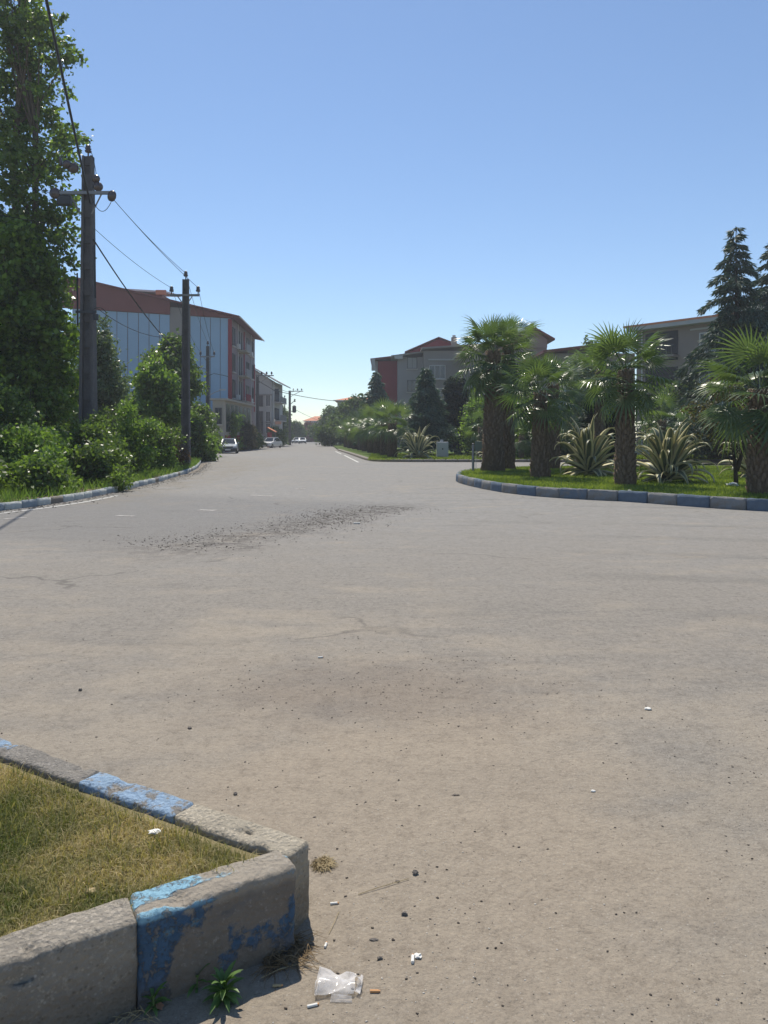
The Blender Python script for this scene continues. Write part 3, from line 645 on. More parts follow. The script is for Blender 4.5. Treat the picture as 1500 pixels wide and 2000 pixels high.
for x, y, h, r, mt, lb in sh:
    nb = lobes(9, 0, 0, .3, h*.85, r, r*.6, lambda t: 1-.45*t)
    tree('street_shrub', lb, 'shrub', (x, y, .05), nb, 150, 45, .17, .12, M[mt], M['bark_dark'], .06, .28, 'shrubs along the left side of the street', limbs=10, parts=('stem', 'foliage'))
far = [(X(548, 150), 150, 9.0, 2.4, 'leaf_far', 'tree behind the white building by the far pole'), (X(556, 160), 160, 7, 2.2, 'leaf_far', 'tree on the left side of the street above the far white cars'),
       (X(577, 190), 190, 6.0, 2.2, 'leaf_far', 'low tree left of the orange roofed house'), (X(602, 215), 215, 5.6, 3.2, 'leaf_maroon', 'maroon leaved tree at the end of the street'),
       (X(618, 205), 205, 4.8, 2.6, 'leaf_maroon', 'second maroon tree in front of the orange roofed house'), (X(633, 170), 170, 5.0, 2.9, 'leaf_far', 'round tree at the street end right of the road'),
       (X(646, 150), 150, 8.3, 2.6, 'leaf_far', 'taller tree left of the pale far house'), (X(662, 135), 135, 6.0, 2.9, 'leaf_far', 'dense tree below the pale far house'),
       (X(678, 122), 122, 8.0, 2.6, 'leaf_far', 'tree in front of the pale far house'), (X(700, 115), 115, 8.8, 2.9, 'leaf_far', 'tree between the pale far house and the red wall'),
       (X(648, 120), 120, 3.6, 2.0, 'leaf_far', 'low bush at the roadside before the row of short palms')]
for x, y, h, r, mt, lb in far:
    nb = lobes(10, 0, 0, 1.0, h*.86, r, r*.55)
    tree('broadleaf_tree', lb, 'tree', (x, y, .05), nb, 150, 34, .34, .26, M[mt], M['bark_dark'], .14, .45, 'trees at the far end of the street', limbs=8)
# trees in the park
pk = [(X(1165, 46), 46.5, 8.0, 2.2, 'leaf_grey', 'rounded grey green tree behind the third palm of the island', .17), (X(1035, 50), 50, 3.7, 2.2, 'leaf_bush', 'dark shrub mass behind the second palm', .17),
      (X(1110, 52), 52, 4.4, 2.4, 'leaf_bush', 'dark broad shrub left of the rounded grey green tree', .17), (X(940, 55), 55, 4.6, 1.7, 'leaf_light', 'light green bush behind the tallest palm', .17),
      (X(985, 60), 60, 6.5, 2.3, 'leaf_bush', 'dark tree behind the twin trunks of the tallest palm', .2), (X(1340, 42), 42.5, 4.8, 2.0, 'leaf_grey', 'grey green hanging tree behind the big agave', .15),
      (X(1410, 47), 47, 4.2, 2.2, 'leaf_brown', 'brownish tree below the big cedar', .17), (X(1480, 50), 50, 6, 2.6, 'leaf_bush', 'dark tree at the right edge below the cedars', .17)]
for x, y, h, r, mt, lb, ls in pk:
    nb = lobes(12, 0, 0, .6, h*.88, r, r*.6)
    tree('park_tree', lb, 'tree', (x, y, .1), nb, 260, 48, ls, ls*.7, M[mt], M['bark_dark'], .12, .33, 'broadleaf trees in the park', limbs=10)
fk = tree('forked_tree', 'thin dark forked tree with sparse brownish foliage on the palm island', 'tree', (*gp(1438, 948, .2)[:2], .2), lobes(9, -.3, 0, 1.25, 2.9, .8, .45), 70, 40, .085, .04, M['leaf_brown'], M['bark_dark'], .07, .2, limbs=18, trunks=[[(0, 0, -.05), (-.03, 0, .5), (-.12, 0, 1.2), (-.5, .1, 2.5)], [(0, 0, .4), (.16, 0, .9), (.25, 0, 1.4), (.4, 0, 2.6)]])

def conifer(name, label, loc, H, RB, mat, z0=.1, droop=.35, nb=110, dens=150, ln=.30, wd=.05, power=.85, group=None, rise=.15):
    root = empty(name, loc, label, 'tree', group); mb = MB(); mb.tube([(0, 0, -.1), (.05, 0, H*.5), (0, 0, H)], [.02*H+.03, .011*H+.02, .01], 7); C = []; D = []
    for i in range(nb):
        t = (i+random.random())/nb; z = H*(z0+(1-z0)*t); a = i*2.39996+random.uniform(-.4, .4)
        L = RB*(1-t)**power*random.uniform(.5, 1.2)+.12; pts = []
        for k in range(6):
            s = k/5; pts.append(Vector((math.cos(a)*L*s, math.sin(a)*L*s, z+rise*L*math.sin(s*2.4)-droop*L*s*s)))
        mb.tube(pts, [.012*H*(1-t)+.008]+[.008]*4+[.004], 4, cap=False)
        m = int(dens*L)+14; s = rng.uniform(.08, 1.05, m); base = np.array([np.interp(s*5, range(6), [p[j] for p in pts]) for j in range(3)]).T
        lat = rng.normal(0, 1, m)*(.10+.16*L*s*(1.15-s)*2); side = np.array([-math.sin(a), math.cos(a), 0])
        base = base+side*lat[:, None]; base[:, 2] += rng.normal(0, .05, m)-np.abs(lat)*.25
        dd = np.array([math.cos(a), math.sin(a), 0])*rng.uniform(.1, .9, m)[:, None]+side*(np.sign(lat)*rng.uniform(0, .7, m))[:, None]+np.array([0, 0, -1])*rng.uniform(.1, 1.0, m)[:, None]*(.5+droop)
        C.append(base); D.append(dd)
    C = np.concatenate(C); D = np.concatenate(D); D /= np.linalg.norm(D, axis=1)[:, None]; n = len(C)
    r = rng.normal(size=(n, 3)); s = np.cross(D, r); s /= np.linalg.norm(s, axis=1)[:, None]; nn = np.cross(s, D)
    Ls = (ln*rng.uniform(.5, 1.2, n))[:, None]; Ws = wd*rng.uniform(.6, 1.3, n)[:, None]
    V = np.stack([C, C+D*Ls*.5+s*Ws, C+D*Ls, C+D*Ls*.5-s*Ws+nn*Ws*.3], 1).reshape(-1, 3)
    link('crown', nmesh('crown', V, np.arange(n)[:, None]*4+np.array([[0, 1, 2, 3]]), mat, rng.random(n)), root)
    mb.build('trunk', M['bark_dark'], root, smooth=True); return root
conifer('cedar_tree', 'tall dark cedar with drooping tiers and a pointed tip above the right roofs', (X(1437, 40), 40, .1), Zh(448, 40), 4.9, M['needle'], .10, .40, 66, 190, .42, .04, 1.0)
conifer('cedar_tree', 'dark cedar cut by the right edge of the picture', (X(1512, 43), 43, .1), Zh(470, 43), 4.6, M['needle'], .10, .34, 74, 210, .36, .04, .8)
conifer('spruce_tree', 'pointed green spruce in front of the red side wall', (X(735, 84), 84, .1), Zh(728, 84), 2.6, M['needle2'], .08, .25, 90, 100, .4, .07, .8)
conifer('spruce_tree', 'broad blue green spruce in front of the grey wall behind the far agave', (X(832, 56), 56, .1), Zh(722, 56), 2.3, M['needle2'], .10, .3, 110, 150, .32, .05, .75)
conifer('cypress_tree', 'dark narrow cypress right of the broad blue green spruce', (X(890, 60), 60, .1), Zh(742, 60), 1.25, M['cypress'], .03, -.1, 150, 220, .3, .07, .35, rise=.6)
conifer('cypress_tree', 'very dark dense cypress behind the left big agave', (X(1180, 34.6), 34.6, .0), Zh(745, 34.6), 1.0, M['cypress'], .12, -.1, 130, 260, .25, .06, .3, rise=.6)
conifer('spruce_tree', 'slim spruce partly hidden behind the dark narrow cypress', (X(912, 66), 66, .1), Zh(760, 66), 1.5, M['needle2'], .08, .3, 70, 110, .34, .06, .75)

# ------------------------------------------------------------------ palms
def frond_mesh(seed, Rf=.80, pl=.70, N=28, span=150, droop=.35):
    rs = np.random.default_rng(seed); V = []; Fq = []; var = []; base_var = rs.uniform(.1, .6)
    V += [(0, -.018, 0), (0, .018, 0), (0, 0, -.02), (pl, -.010, 0), (pl, .010, 0), (pl, 0, -.012)]
    Fq += [(0, 3, 4, 1), (0, 2, 5, 3), (1, 4, 5, 2)]; var += [.7]*3
    for i in range(N):
        a = R(-span+2*span*(i+.5)/N)+rs.normal(0, .015); da = R(span/N); Ri = Rf*(.72+.28*math.cos(a*.55))*rs.uniform(.9, 1.06)
        def pt(r, ang, z):
            x = r*math.cos(ang); y = r*math.sin(ang); zz = z-droop*(r/Rf)**2*.35*Rf-.22*abs(y)*abs(y)/Rf+.10*r
            return (pl+x*1.0, y, zz)
        k = len(V); tipd = rs.uniform(.02, .16)*(1+abs(a)*.3)
        V += [pt(.03, a, 0), pt(.42*Ri, a-da*.85, .014), pt(.42*Ri, a, -.014), pt(.42*Ri, a+da*.85, .014), pt(.72*Ri, a-da*.26, .0-tipd*.25), pt(.72*Ri, a+da*.26, .0-tipd*.25), pt(Ri, a, -tipd)]
        q = [(k, k+1, k+2, k+2), (k, k+2, k+3, k+3), (k+1, k+4, k+5, k+2), (k+2, k+5, k+3, k+3), (k+4, k+6, k+5, k+5)]
        Fq += q; var += [min(1, max(0, base_var+rs.normal(0, .12)))]*5
    # triangles given as degenerate quads -> real triangles
    V = np.array(V); tri = []; tv = []
    for f, v in zip(Fq, var):
        tri.append((f[0], f[1], f[2])); tv.append(v)
        if f[3] != f[2]: tri.append((f[0], f[2], f[3])); tv.append(v)
    return nmesh('frond', V, np.array(tri), M['frond'], tv)
FR = [frond_mesh(i, N=24, span=128, droop=.2+.12*(i % 4)) for i in range(8)]
FR_old = [frond_mesh(30+i, N=22, span=140, droop=1.2) for i in range(3)]
def palm_trunk_mesh(H, r0, r1, seed=0, boots=220):
    rs = random.Random(seed); seg = 18; rings = 26; V = []; Fq = []
    for i in range(rings):
        t = i/(rings-1); z = -.1+t*(H+.1); rr = r0+(r1-r0)*t+.10*r0*math.exp(-t*9)*2
        for k in range(seg):
            a = 2*math.pi*k/seg; n = mnoise.noise(Vector((math.cos(a)*2+seed, math.sin(a)*2, z*3)))*.14+mnoise.noise(Vector((math.cos(a)*6, math.sin(a)*6+seed, z*11)))*.16
            q = rr*(1+n); V.append((q*math.cos(a), q*math.sin(a), z))
    for i in range(rings-1):
        for k in range(seg): Fq.append((i*seg+k, i*seg+(k+1) % seg, (i+1)*seg+(k+1) % seg, (i+1)*seg+k))
    tr = nmesh('trunk', V, Fq, M['palmfib'], smooth=False)
    V = []; T = []
    for j in range(boots):
        t = (j+rs.random())/boots; a = j*2.399+rs.uniform(-.2, .2); z = .05+t*(H-.1); rr = (r0+(r1-r0)*t)*.94; w_ = rs.uniform(.03, .055); h = rs.uniform(.09, .2); o_ = rs.uniform(.03, .09)
        ca, sa = math.cos(a), math.sin(a); B = lambda u, v, o2: (ca*(rr+o2)-sa*u, sa*(rr+o2)+ca*u, z+v)
        k = len(V); V += [B(-w_, 0, 0), B(w_, 0, 0), B(w_*.6, h, o_), B(-w_*.6, h, o_), B(0, -.02, o_*.5), B(0, h*.9, -.02)]
        T += [(k, k+4, k+3), (k+4, k+2, k+3), (k+4, k+1, k+2), (k+3, k+2, k+5), (k, k+3, k+5), (k+1, k+5, k+2)]
    # hanging fibre
    for j in range(boots*2):
        t = rs.random(); a = rs.uniform(0, 6.28); z = .1+t*(H-.05); rr = (r0+(r1-r0)*t)*1.03; ca, sa = math.cos(a), math.sin(a); u = rs.uniform(.004, .01); l = rs.uniform(.08, .22); o_ = rs.uniform(.02, .07)
        k = len(V); V += [(ca*rr-sa*u, sa*rr+ca*u, z), (ca*rr+sa*u, sa*rr-ca*u, z), (ca*(rr+o_), sa*(rr+o_), z-l)]; T += [(k, k+1, k+2)]
    bt = nmesh('leaf_bases', V, T, M['palmboot'])
    return tr, bt
def palm(label, loc, H, r0, r1, n, scale, group, seed, skirt=.5, lean=(0, 0), elow=-60):
    rs = random.Random(seed); root = empty('fan_palm', loc, label, 'palm tree', group)
    tr, bt = palm_trunk_mesh(H-.25, r0, r1, seed, int(90*H)); t = link('trunk', tr, root); b = link('leaf_bases', bt, root); b['kind'] = 'stuff'
    n = int(n*.8)
    for i in range(n):
        u = (i+rs.random())/n; e = R(86-(86-elow)*u**.85+rs.uniform(-9, 9)); a = i*2.39996+rs.uniform(-.35, .35)
        old = u > .82; me = rs.choice(FR_old if old else FR); o = link('frond', me, root)
        s = 1.07*scale*rs.uniform(.85, 1.12)*(.85 if u < .12 else 1)
        o.matrix_local = Matrix.Translation((lean[0]+math.cos(a)*r1*.4, lean[1]+math.sin(a)*r1*.4, H-.05-.45*u*skirt)) @ Matrix.Rotation(a, 4, 'Z') @ Matrix.Rotation(-e, 4, 'Y') @ Matrix.Rotation(rs.uniform(-.5, .5), 4, 'X') @ Matrix.Scale(s, 4)
    return root
GP = 'fan palms on the kerbed island'
def pz(px, py, z=.2): x, y = gp(px, py, z); return (x, y, z)
palm('tallest fan palm with thick shaggy trunk at the tip of the island', pz(963, 921), Zh(668, 27.8)-.2, .42, .24, 46, 1.10, GP, 1, 1.6)
palm('slimmer fan palm standing right behind the tallest one', (X(992, 30.2), 30.2, .2), Zh(665, 30.2)-.2, .26, .2, 30, .98, GP, 2, 2.0)
palm('short fan palm with trunk flared at the foot, second on the island kerb', pz(1055, 934), Zh(748, 22.8)-.2, .30, .16, 36, .96, GP, 3, .8)
palm('fan palm half hidden behind the short flared one', (X(1080, 30.5), 30.5, .2), Zh(742, 30.5)-.2, .27, .2, 28, .95, GP, 4, .8)
palm('fan palm with straight trunk between the two big agaves', pz(1221, 949), Zh(700, 19.3)-.2, .265, .17, 40, .90, GP, 5, 1.0)
palm('fan palm cut by the right edge of the picture', (8.75, 17.2, .2), Zh(742, 17.2)-.2, .27, .2, 40, .95, GP, 6, .8)
palm('fan palm behind the straight one, crown to its left', (X(1172, 31), 31, .2), Zh(715, 31)-.2, .2, .16, 28, 1.0, GP, 7, 1.2)
palm('small fan palm with open crown behind the big right agave', (X(1292, 31), 31, .2), Zh(812, 31)-.2, .16, .13, 22, .95, GP, 8, .5)
palm('small bright fan palm in the park seen between the first two palms', (X(1018, 47), 47, .12), Zh(845, 47)-.12, .15, .12, 20, .9, 'small palms in the park', 9, .5)
palm('small bright fan palm in the park left of the tallest palm', (X(938, 50), 50, .12), Zh(828, 50)-.12, .15, .12, 18, .9, 'small palms in the park', 10, .5)
GR = 'short palms in a row along the street kerb'
row = [(50, .55), (55, .05), (60.5, -.5), (66, -1.15), (72, -1.8), (78.5, -2.5), (85, -3.3), (92, -4.2), (100, -5.1)]
rl = ['nearest and largest palm of the row along the street', 'second palm of the street row, just behind the nearest', 'third palm of the street row', 'fourth palm of the street row', 'middle palm of the street row', 'sixth palm of the street row', 'seventh palm of the street row', 'last but one palm of the street row', 'farthest palm of the street row, last before the trees']
for i, (d, x) in enumerate(row):
    palm(rl[i], (x, d, .12), 2.55+.12*(i % 3), .33, .24, 26, 1.25, GR, 20+i, .5, elow=-50)

# ------------------------------------------------------------------ agaves
def agave_leaf(seed, L=1.25, W=.075, e0=60, curl=160, start=.45):
    rs = random.Random(seed); n = 18; V = []; UV = []; Fq = []; x = z = 0; ang = R(e0); ds = L/n; tw = rs.uniform(-.5, .5)
    for i in range(n+1):
        s = i/n; wdt = W*(.75+.55*math.sin(math.pi*min(1, s*1.15+.08)))*(1 if s < .6 else max(.04, 1-((s-.6)/.4)**1.6)); dep = wdt*.38*(1-s*.5); th = .022*(1-s)+.006
        nx, nz = -math.sin(ang), math.cos(ang); tws = tw*s*s
        for u, dd in ((-1, 1), (-.5, .28), (0, 0), (.5, .28), (1, 1)):
            h = dep*dd+u*tws*wdt; V.append((x+nx*h, u*wdt, z+nz*h)); UV.append((u*.5+.5, s))
        for u in (.5, -.5):
            h = dep*.28-th*1.6+u*tws*wdt; V.append((x+nx*h, u*wdt, z+nz*h)); UV.append((u*.5+.5, s))
        c = 0 if s < start else ((s-start)/(1-start))**1.0*3.4
        ang -= R(curl)*c/n*(1.0)+R(22)/n; x += math.cos(ang)*ds; z += math.sin(ang)*ds
        if i:
            a = (i-1)*7; b = i*7
            for k in range(7): Fq.append((a+k, a+(k+1) % 7, b+(k+1) % 7, b+k))
    return nmesh('leaf', V, Fq, M['agave'], uv=UV, smooth=True)
AL = [agave_leaf(1, 1.35, .075, 78, 150, .5), agave_leaf(2, 1.3, .075, 62, 130, .45), agave_leaf(3, 1.4, .08, 70, 190, .55), agave_leaf(4, 1.2, .075, 45, 110, .3),
      agave_leaf(5, 1.2, .08, 30, 100, .4), agave_leaf(6, 1.1, .075, 18, 90, .3), agave_leaf(7, 1.45, .07, 83, 40, .6), agave_leaf(8, 1.3, .07, 55, 30, .4), agave_leaf(9, 1.55, .075, 68, 330, .55), agave_leaf(10, 1.0, .07, 5, 40, .2)]
ELEV = [78, 62, 70, 45, 30, 18, 83, 55, 66, 5]
def agave(label, loc, n, scale, seed):
    rs = random.Random(seed); root = empty('agave_plant', loc, label, 'agave', 'variegated agaves')
    order = sorted(range(len(AL)), key=lambda k: -ELEV[k])
    for i in range(n):
        u = (i+rs.random()*.8)/n; k = order[min(len(order)-1, int(u*len(order)))]; a = i*2.39996+rs.uniform(-.3, .3)
        o = link('leaf', AL[k], root)
        o.matrix_local = Matrix.Translation((math.cos(a)*.10, math.sin(a)*.10, .12+.22*(1-u))) @ Matrix.Rotation(a, 4, 'Z') @ Matrix.Rotation(R(rs.uniform(-8, 8)), 4, 'Y') @ Matrix.Rotation(rs.uniform(-.25, .25), 4, 'X') @ Matrix.Scale(scale*rs.uniform(.8, 1.12), 4)
    MB().lathe((0, 0, 0), [(.14, -.05), (.17, .12), (.12, .35), (.03, .5)], 10).build('core', M['agave'], root)
    return root
agave('large variegated agave with curling cream edged leaves right of the straight palm', (X(1302, 21.6), 21.6, .2), 64, 1.22, 1)
agave('large variegated agave between the short flared palm and the straight palm', (X(1148, 25.5), 25.5, .2), 60, 1.3, 2)
agave('pale spiky agave on the park lawn behind the row of short palms', (X(816, 47.6), 47.6, .12), 52, 1.4, 3)
agave('small agave far behind, seen between the first two palms of the island', (X(1013, 36.5)+.0, 46.8, .12), 26, .9, 4)
agave('variegated agave mostly hidden behind the palm at the right edge', (X(1468, 24), 24, .2), 36, 1.0, 5)
# white rag / pale litter heap on the lawn
def blobby(name, loc, size, mat, label, cat, seed=0, sub=2, amp=.35, parent=None, rz=0, group=None):
    bm = bmesh.new(); bmesh.ops.create_icosphere(bm, subdivisions=sub, radius=1)
    for v in bm.verts:
        k = 1+mnoise.noise(v.co*1.7+Vector((seed*3.7, 0, 1)))*amp*1.6+mnoise.noise(v.co*4+Vector((seed, 2, 1)))*amp*.6; v.co = Vector((v.co.x*size[0]*k, v.co.y*size[1]*k, max(-.25*size[2], v.co.z*size[2]*k)))
    me = bpy.data.meshes.new(name); bm.to_mesh(me); bm.free(); me.materials.append(mat); o = link(name, me, parent, loc); o.rotation_euler = (0, 0, rz)
    return tag(o, label, cat, group)
blobby('crumpled_bag', (*gp(1430, 951, .2), .25), (.15, .12, .06), M['white_paper'], 'crumpled white bag lying on the grass by the right palm', 'litter', 4, 3, .5)
blobby('paper_scrap', (*gp(1229, 958, .26), .265), (.05, .03, .012), M['white_paper'], 'small white scrap on top of the island kerb below the straight palm', 'litter', 5, 2)

# ------------------------------------------------------------------ utility poles and wires
def insulator(parent, p, s=1.0, name='insulator', axis='Z'):
    return MB().lathe(p, [(.02*s, -.12*s), (.02*s, .0), (.075*s, .01*s), (.09*s, .05*s), (.05*s, .07*s), (.085*s, .10*s), (.05*s, .13*s), (.07*s, .16*s), (.03*s, .21*s)], 10, 0, axis).build(name, M['porcelain'], parent, smooth=True)
def concrete_pole(parent, H, w0, w1):
    """tapered H-section concrete pole with punched web"""
    mb = MB(); n = 14
    for sx in (-1, 1):
        vs = []
        for i in range(n+1):
            t = i/n; w = w0+(w1-w0)*t; z = -.1+t*(H+.1); f = w*.20
            xo, xi = sx*w/2, sx*(w/2-f); d = w*.36
            vs += [(xo, -d, z), (xi, -d, z), (xi, d, z), (xo, d, z)]
        fs = [(i*4+k, i*4+(k+1) % 4, (i+1)*4+(k+1) % 4, (i+1)*4+k) for i in range(n) for k in range(4)]+[(0, 1, 2, 3), (n*4+3, n*4+2, n*4+1, n*4)]
        mb.add(vs, fs)
    o = mb.build('shaft', M['pole'], parent)
    wb = MB(); k = int(H/.95)
    for i in range(k+1):
        z = -.05+i*.95; t = min(1, z/H); w = (w0+(w1-w0)*t)*.6; hh = .62
        if z+hh > H: hh = H-z
        wb.add([(-w/2, -.05, z), (w/2, -.05, z), (w/2, .05, z), (-w/2, .05, z), (-w/2, -.05, z+hh), (w/2, -.05, z+hh), (w/2, .05, z+hh), (-w/2, .05, z+hh)], [(0, 1, 5, 4), (1, 2, 6, 5), (2, 3, 7, 6), (3, 0, 4, 7), (4, 5, 6, 7), (0, 3, 2, 1)])
        z2 = z+hh
        if z2+.33 < H: wb.add([(-w/2, .01, z2), (w/2, .01, z2), (w/2, .05, z2), (-w/2, .05, z2), (-w/2, .01, z2+.33), (w/2, .01, z2+.33), (w/2, .05, z2+.33), (-w/2, .05, z2+.33)], [(0, 1, 5, 4), (2, 3, 7, 6)])
    wb.build('web', M['pole'], parent); return o
# nearest pole
P1 = Vector((X(172.5, 27), 27, .1)); H1 = Zh(306, 27)-.1
p1 = empty('utility_pole', P1, 'nearest tall concrete utility pole with crossarm, disc insulators and hanging leads', 'utility pole', 'concrete utility poles')
concrete_pole(p1, H1, .58, .36)
za = Zh(381, 27)-.1
MB().box((.0, -.24, za), (1.9, .10, .11)).build('crossarm', M['steel'], p1)
MB().tube([(.6, -.24, za), (.2, -.2, za-.75)], .03, 4).tube([(-.6, -.24, za), (-.2, -.2, za-.75)], .03, 4).build('crossarm_brace', M['steel'], p1)
insulator(p1, (0, 0, H1+.14), 1.4)
def disc(parent, p, r=.16, nm='disc_insulator'):
    o = MB().lathe((0, 0, 0), [(.03, -.12), (r*.7, -.08), (r, -.03), (r, .03), (r*.7, .08), (.03, .12)], 14, 0, 'Y').build(nm, M['porcelain'], parent, smooth=True); o.location = p; o.rotation_euler = (0, 0, random.uniform(-.6, .6)); return o
disc(p1, (.98, -.32, za-.14), .2); disc(p1, (-1.1, -.25, za-.02), .2); disc(p1, (-.5, -.1, za+.95), .19); disc(p1, (-.68, -.2, za+1.05), .15)
disc(p1, (.38, -.25, za+.5), .15); disc(p1, (.46, -.25, za+.22), .17)
MB().tube([(-.9, -.2, za+1.0), (-.95, -.2, za+1.3)], [.07, .05], 7).build('bushing', M['porcelain'], p1)
MB().box((-.8, -.15, za-.25), (.5, .25, .35)).build('switch_box', M['dark_steel'], p1, bevel=.03)
def hang(parent, a, b, sag, r=.012, nm='lead'):
    a = Vector(a); b = Vector(b); n = 10
    return MB().tube([a.lerp(b, i/n)+Vector((0, 0, -4*sag*(i/n)*(1-i/n))) for i in range(n+1)], r, 5).build(nm, M['wire'], parent)
hang(p1, (0, 0, H1+.3), (.4, -.25, za+.6), -.25); hang(p1, (0, 0, H1+.3), (-.9, -.2, za+1.3), -.2); hang(p1, (.2, -.25, za-.1), (.95, -.3, za-.35), .45)
hang(p1, (.30, -.2, H1-3.3), (.34, -.2, H1-5.2), 0, .03); hang(p1, (-.32, -.2, H1-4.3), (-.30, -.2, H1-6.2), -.02, .03)
hang(p1, (.3, -.2, H1-5.6), (.75, -.2, H1-5.75), -.12, .014); hang(p1, (.3, -.2, H1-5.75), (.75, -.2, H1-5.8), .3, .014)
MB().box((0, -.2, H1-5.7), (.75, .04, .09)).build('clamp_band', M['dark_steel'], p1)
MB().box((.38, -.25, H1-5.9), (.16, .12, .22)).build('junction_box', M['dark_steel'], p1, bevel=.01)

def small_pole(px, d, ptop, w0, w1, label, arm_y, armw, pz0=.05):
    loc = Vector((X(px, d), d, pz0)); H = Zh(ptop, d)-pz0; o = empty('utility_pole', loc, label, 'utility pole', 'concrete utility poles')
    concrete_pole(o, H, w0, w1)
    if armw:
        z = Zh(arm_y, d)-pz0; MB().box((0, -w1*.5-.03, z), (armw, .09, .10)).build('crossarm', M['steel'], o)
        MB().tube([(armw*.28, -w1*.5-.03, z), (w1*.5, -w1*.4, z-armw*.25)], .025, 4).tube([(-armw*.28, -w1*.5-.03, z), (-w1*.5, -w1*.4, z-armw*.25)], .025, 4).build('crossarm_brace', M['steel'], o)
        for sx in (-1, 1): insulator(o, (sx*armw*.46, -w1*.5-.03, z+.16), 1.3)
    insulator(o, (0, 0, H+.14), 1.3)
    return o, loc, H
p2, P2, H2 = small_pole(363, 35.5, 546, .42, .28, 'second concrete pole with small crossarm and three insulators, standing at the kerb end', 578, 1.38, .13)
p3, P3, H3 = small_pole(406, 60, 676, .34, .24, 'third slim pole in front of the blue wall', 697, 1.2)
MB().tube([(.1, -.2, Zh(775, 60)), (.7, -.5, Zh(768, 60)), (1.25, -.7, Zh(764, 60))], .03, 5).build('lamp_arm', M['steel'], p3)
MB().box((1.35, -.75, Zh(763.5, 60)), (.5, .2, .1), 0, .1).build('lamp_head', M['cabinet'], p3)
MB().tube([(.1, -.1, Zh(735, 60)), (.5, -.1, Zh(731, 60)), (1.2, -.1, Zh(734, 60)), (1.7, -.1, Zh(737, 60))], .025, 5).build('cable_bracket', M['dark_steel'], p3)
def tee_pole(px, d, ptop, w0, label, armlen, brace=True):
    loc = Vector((X(px, d), d, .05)); H = Zh(ptop, d)-.05; o = empty('utility_pole', loc, label, 'utility pole', 'concrete utility poles'); concrete_pole(o, H, w0, w0*.8)
    if armlen:
        MB().box((armlen/2, -.2, H-.12), (armlen+.4, .12, .12)).build('crossarm', M['steel'], o)
        MB().tube([(armlen*.85, -.2, H-.15), (.1, -.2, H-1.15)], .05, 4).build('crossarm_brace', M['steel'], o)
        for k in range(3): insulator(o, (armlen*(.3+.33*k), -.2, H+.05), 1.6)
    return o, loc, H
p4, P4, H4 = tee_pole(503, 94, 732, .42, 'fourth pole with one-sided arm and long stay beside the pinkish building', 1.9)
MB().tube([(.15, -.1, H4-.8), (2.4, -.1, H4-2.15)], .05, 4).build('stay_bar', M['dark_steel'], p4); MB().box((2.45, -.1, H4-2.1), (.5, .3, .75)).build('equipment_box', M['dark_steel'], p4, bevel=.04)
p5, P5, H5 = tee_pole(517, 122, 776, .40, 'short dark pole left of the white building corner', 0)
MB().box((1.1, -.2, H5-2.2), (2.2, .3, .18)).build('crossarm', M['dark_steel'], p5)
p6, P6, H6 = tee_pole(550.5, 146, 774, .36, 'distant pole with stacked side insulators', 0)
for k, z in enumerate((.3, 1.0, 2.1)): MB().tube([(.1, -.1, H6-z-.3), (.55, -.1, H6-z)], .04, 4).build('bracket', M['steel'], p6); insulator(p6, (.58, -.1, H6-z+.1), 1.8)
p7, P7, H7 = tee_pole(566, 136, 763, .48, 'far pole with wide top arm and hanging transformer', 2.3)
MB().lathe((.85, -.2, Zh(806, 136)), [(.05, -.1), (.36, 0), (.36, 1.1), (.2, 1.25), (.05, 1.3)], 10).build('transformer', M['dark_steel'], p7); MB().box((.4, -.2, Zh(804, 136)), (.8, .12, .12)).build('bracket', M['steel'], p7)
MB().tube([(.2, -.2, Zh(790, 136)), (.9, -.2, Zh(783, 136))], .06, 4).build('switch_arm', M['steel'], p7); MB().lathe((.95, -.2, Zh(786, 136)), [(.05, 0), (.16, .1), (.1, .3), (.16, .5), (.05, .6)], 8).build('bushing', M['porcelain'], p7)
def wire(name, label, a, b, sag, r=.012, group='overhead wires'):
    a = Vector(a); b = Vector(b); n = 24
    o = MB().tube([a.lerp(b, i/n)+Vector((0, 0, -4*sag*(i/n)*(1-i/n))) for i in range(n+1)], r, 5).build(name, M['wire'], None)
    return tag(o, label, 'wire', group)
w1p = lambda x, y, z: P1+Vector((x, y, z)); w2p = lambda x, y, z: P2+Vector((x, y, z)); w3p = lambda x, y, z: P3+Vector((x, y, z))
z2a = Zh(578, 35.5)-.13+.35; z3a = Zh(697, 60)-.05+.35
wire('power_wire', 'thin wire from the top of the nearest pole to the top of the second pole', w1p(.98, -.3, za-.2), w2p(0, 0, H2+.3), .12, .011)
wire('power_wire', 'thin wire from the nearest pole to the right end of the second crossarm', w1p(1.0, -.3, za-.22), w2p(.64, -.15, z2a), .12, .011)
wire('power_wire', 'thin wire from the nearest pole to the left end of the second crossarm', w1p(.1, -.1, za-1.1), w2p(-.64, -.15, z2a), .15, .010)
for i, (a, b, lb) in enumerate([((0, 0, H2+.3), (0, 0, H3+.3), 'top wire from the second pole to the third'), ((-.64, -.15, z2a), (-.55, -.15, z3a), 'left wire from the second pole to the third'), ((.64, -.15, z2a), (.55, -.15, z3a), 'right wire from the second pole to the third')]):
    wire('power_wire', lb, w2p(*a), w3p(*b), .35, .010)
wire('service_cable', 'thick black cable falling from the nearest pole towards the third pole', w1p(.25, -.15, Zh(470, 27)-.1), w3p(0, -.1, Zh(722, 60)-.05), 1.0, .028)
wire('service_cable', 'slack cable from the nearest pole to the second pole behind the trees', w1p(.3, -.15, Zh(600, 27)-.1), w2p(0, -.15, Zh(660, 35.5)), .5, .013)
wire('feeder_cable', 'thick cable climbing from the nearest pole over the viewer at the left', w1p(.15, -.2, za-.35), (-1.5, -2.0, 12.4), .35, .036)
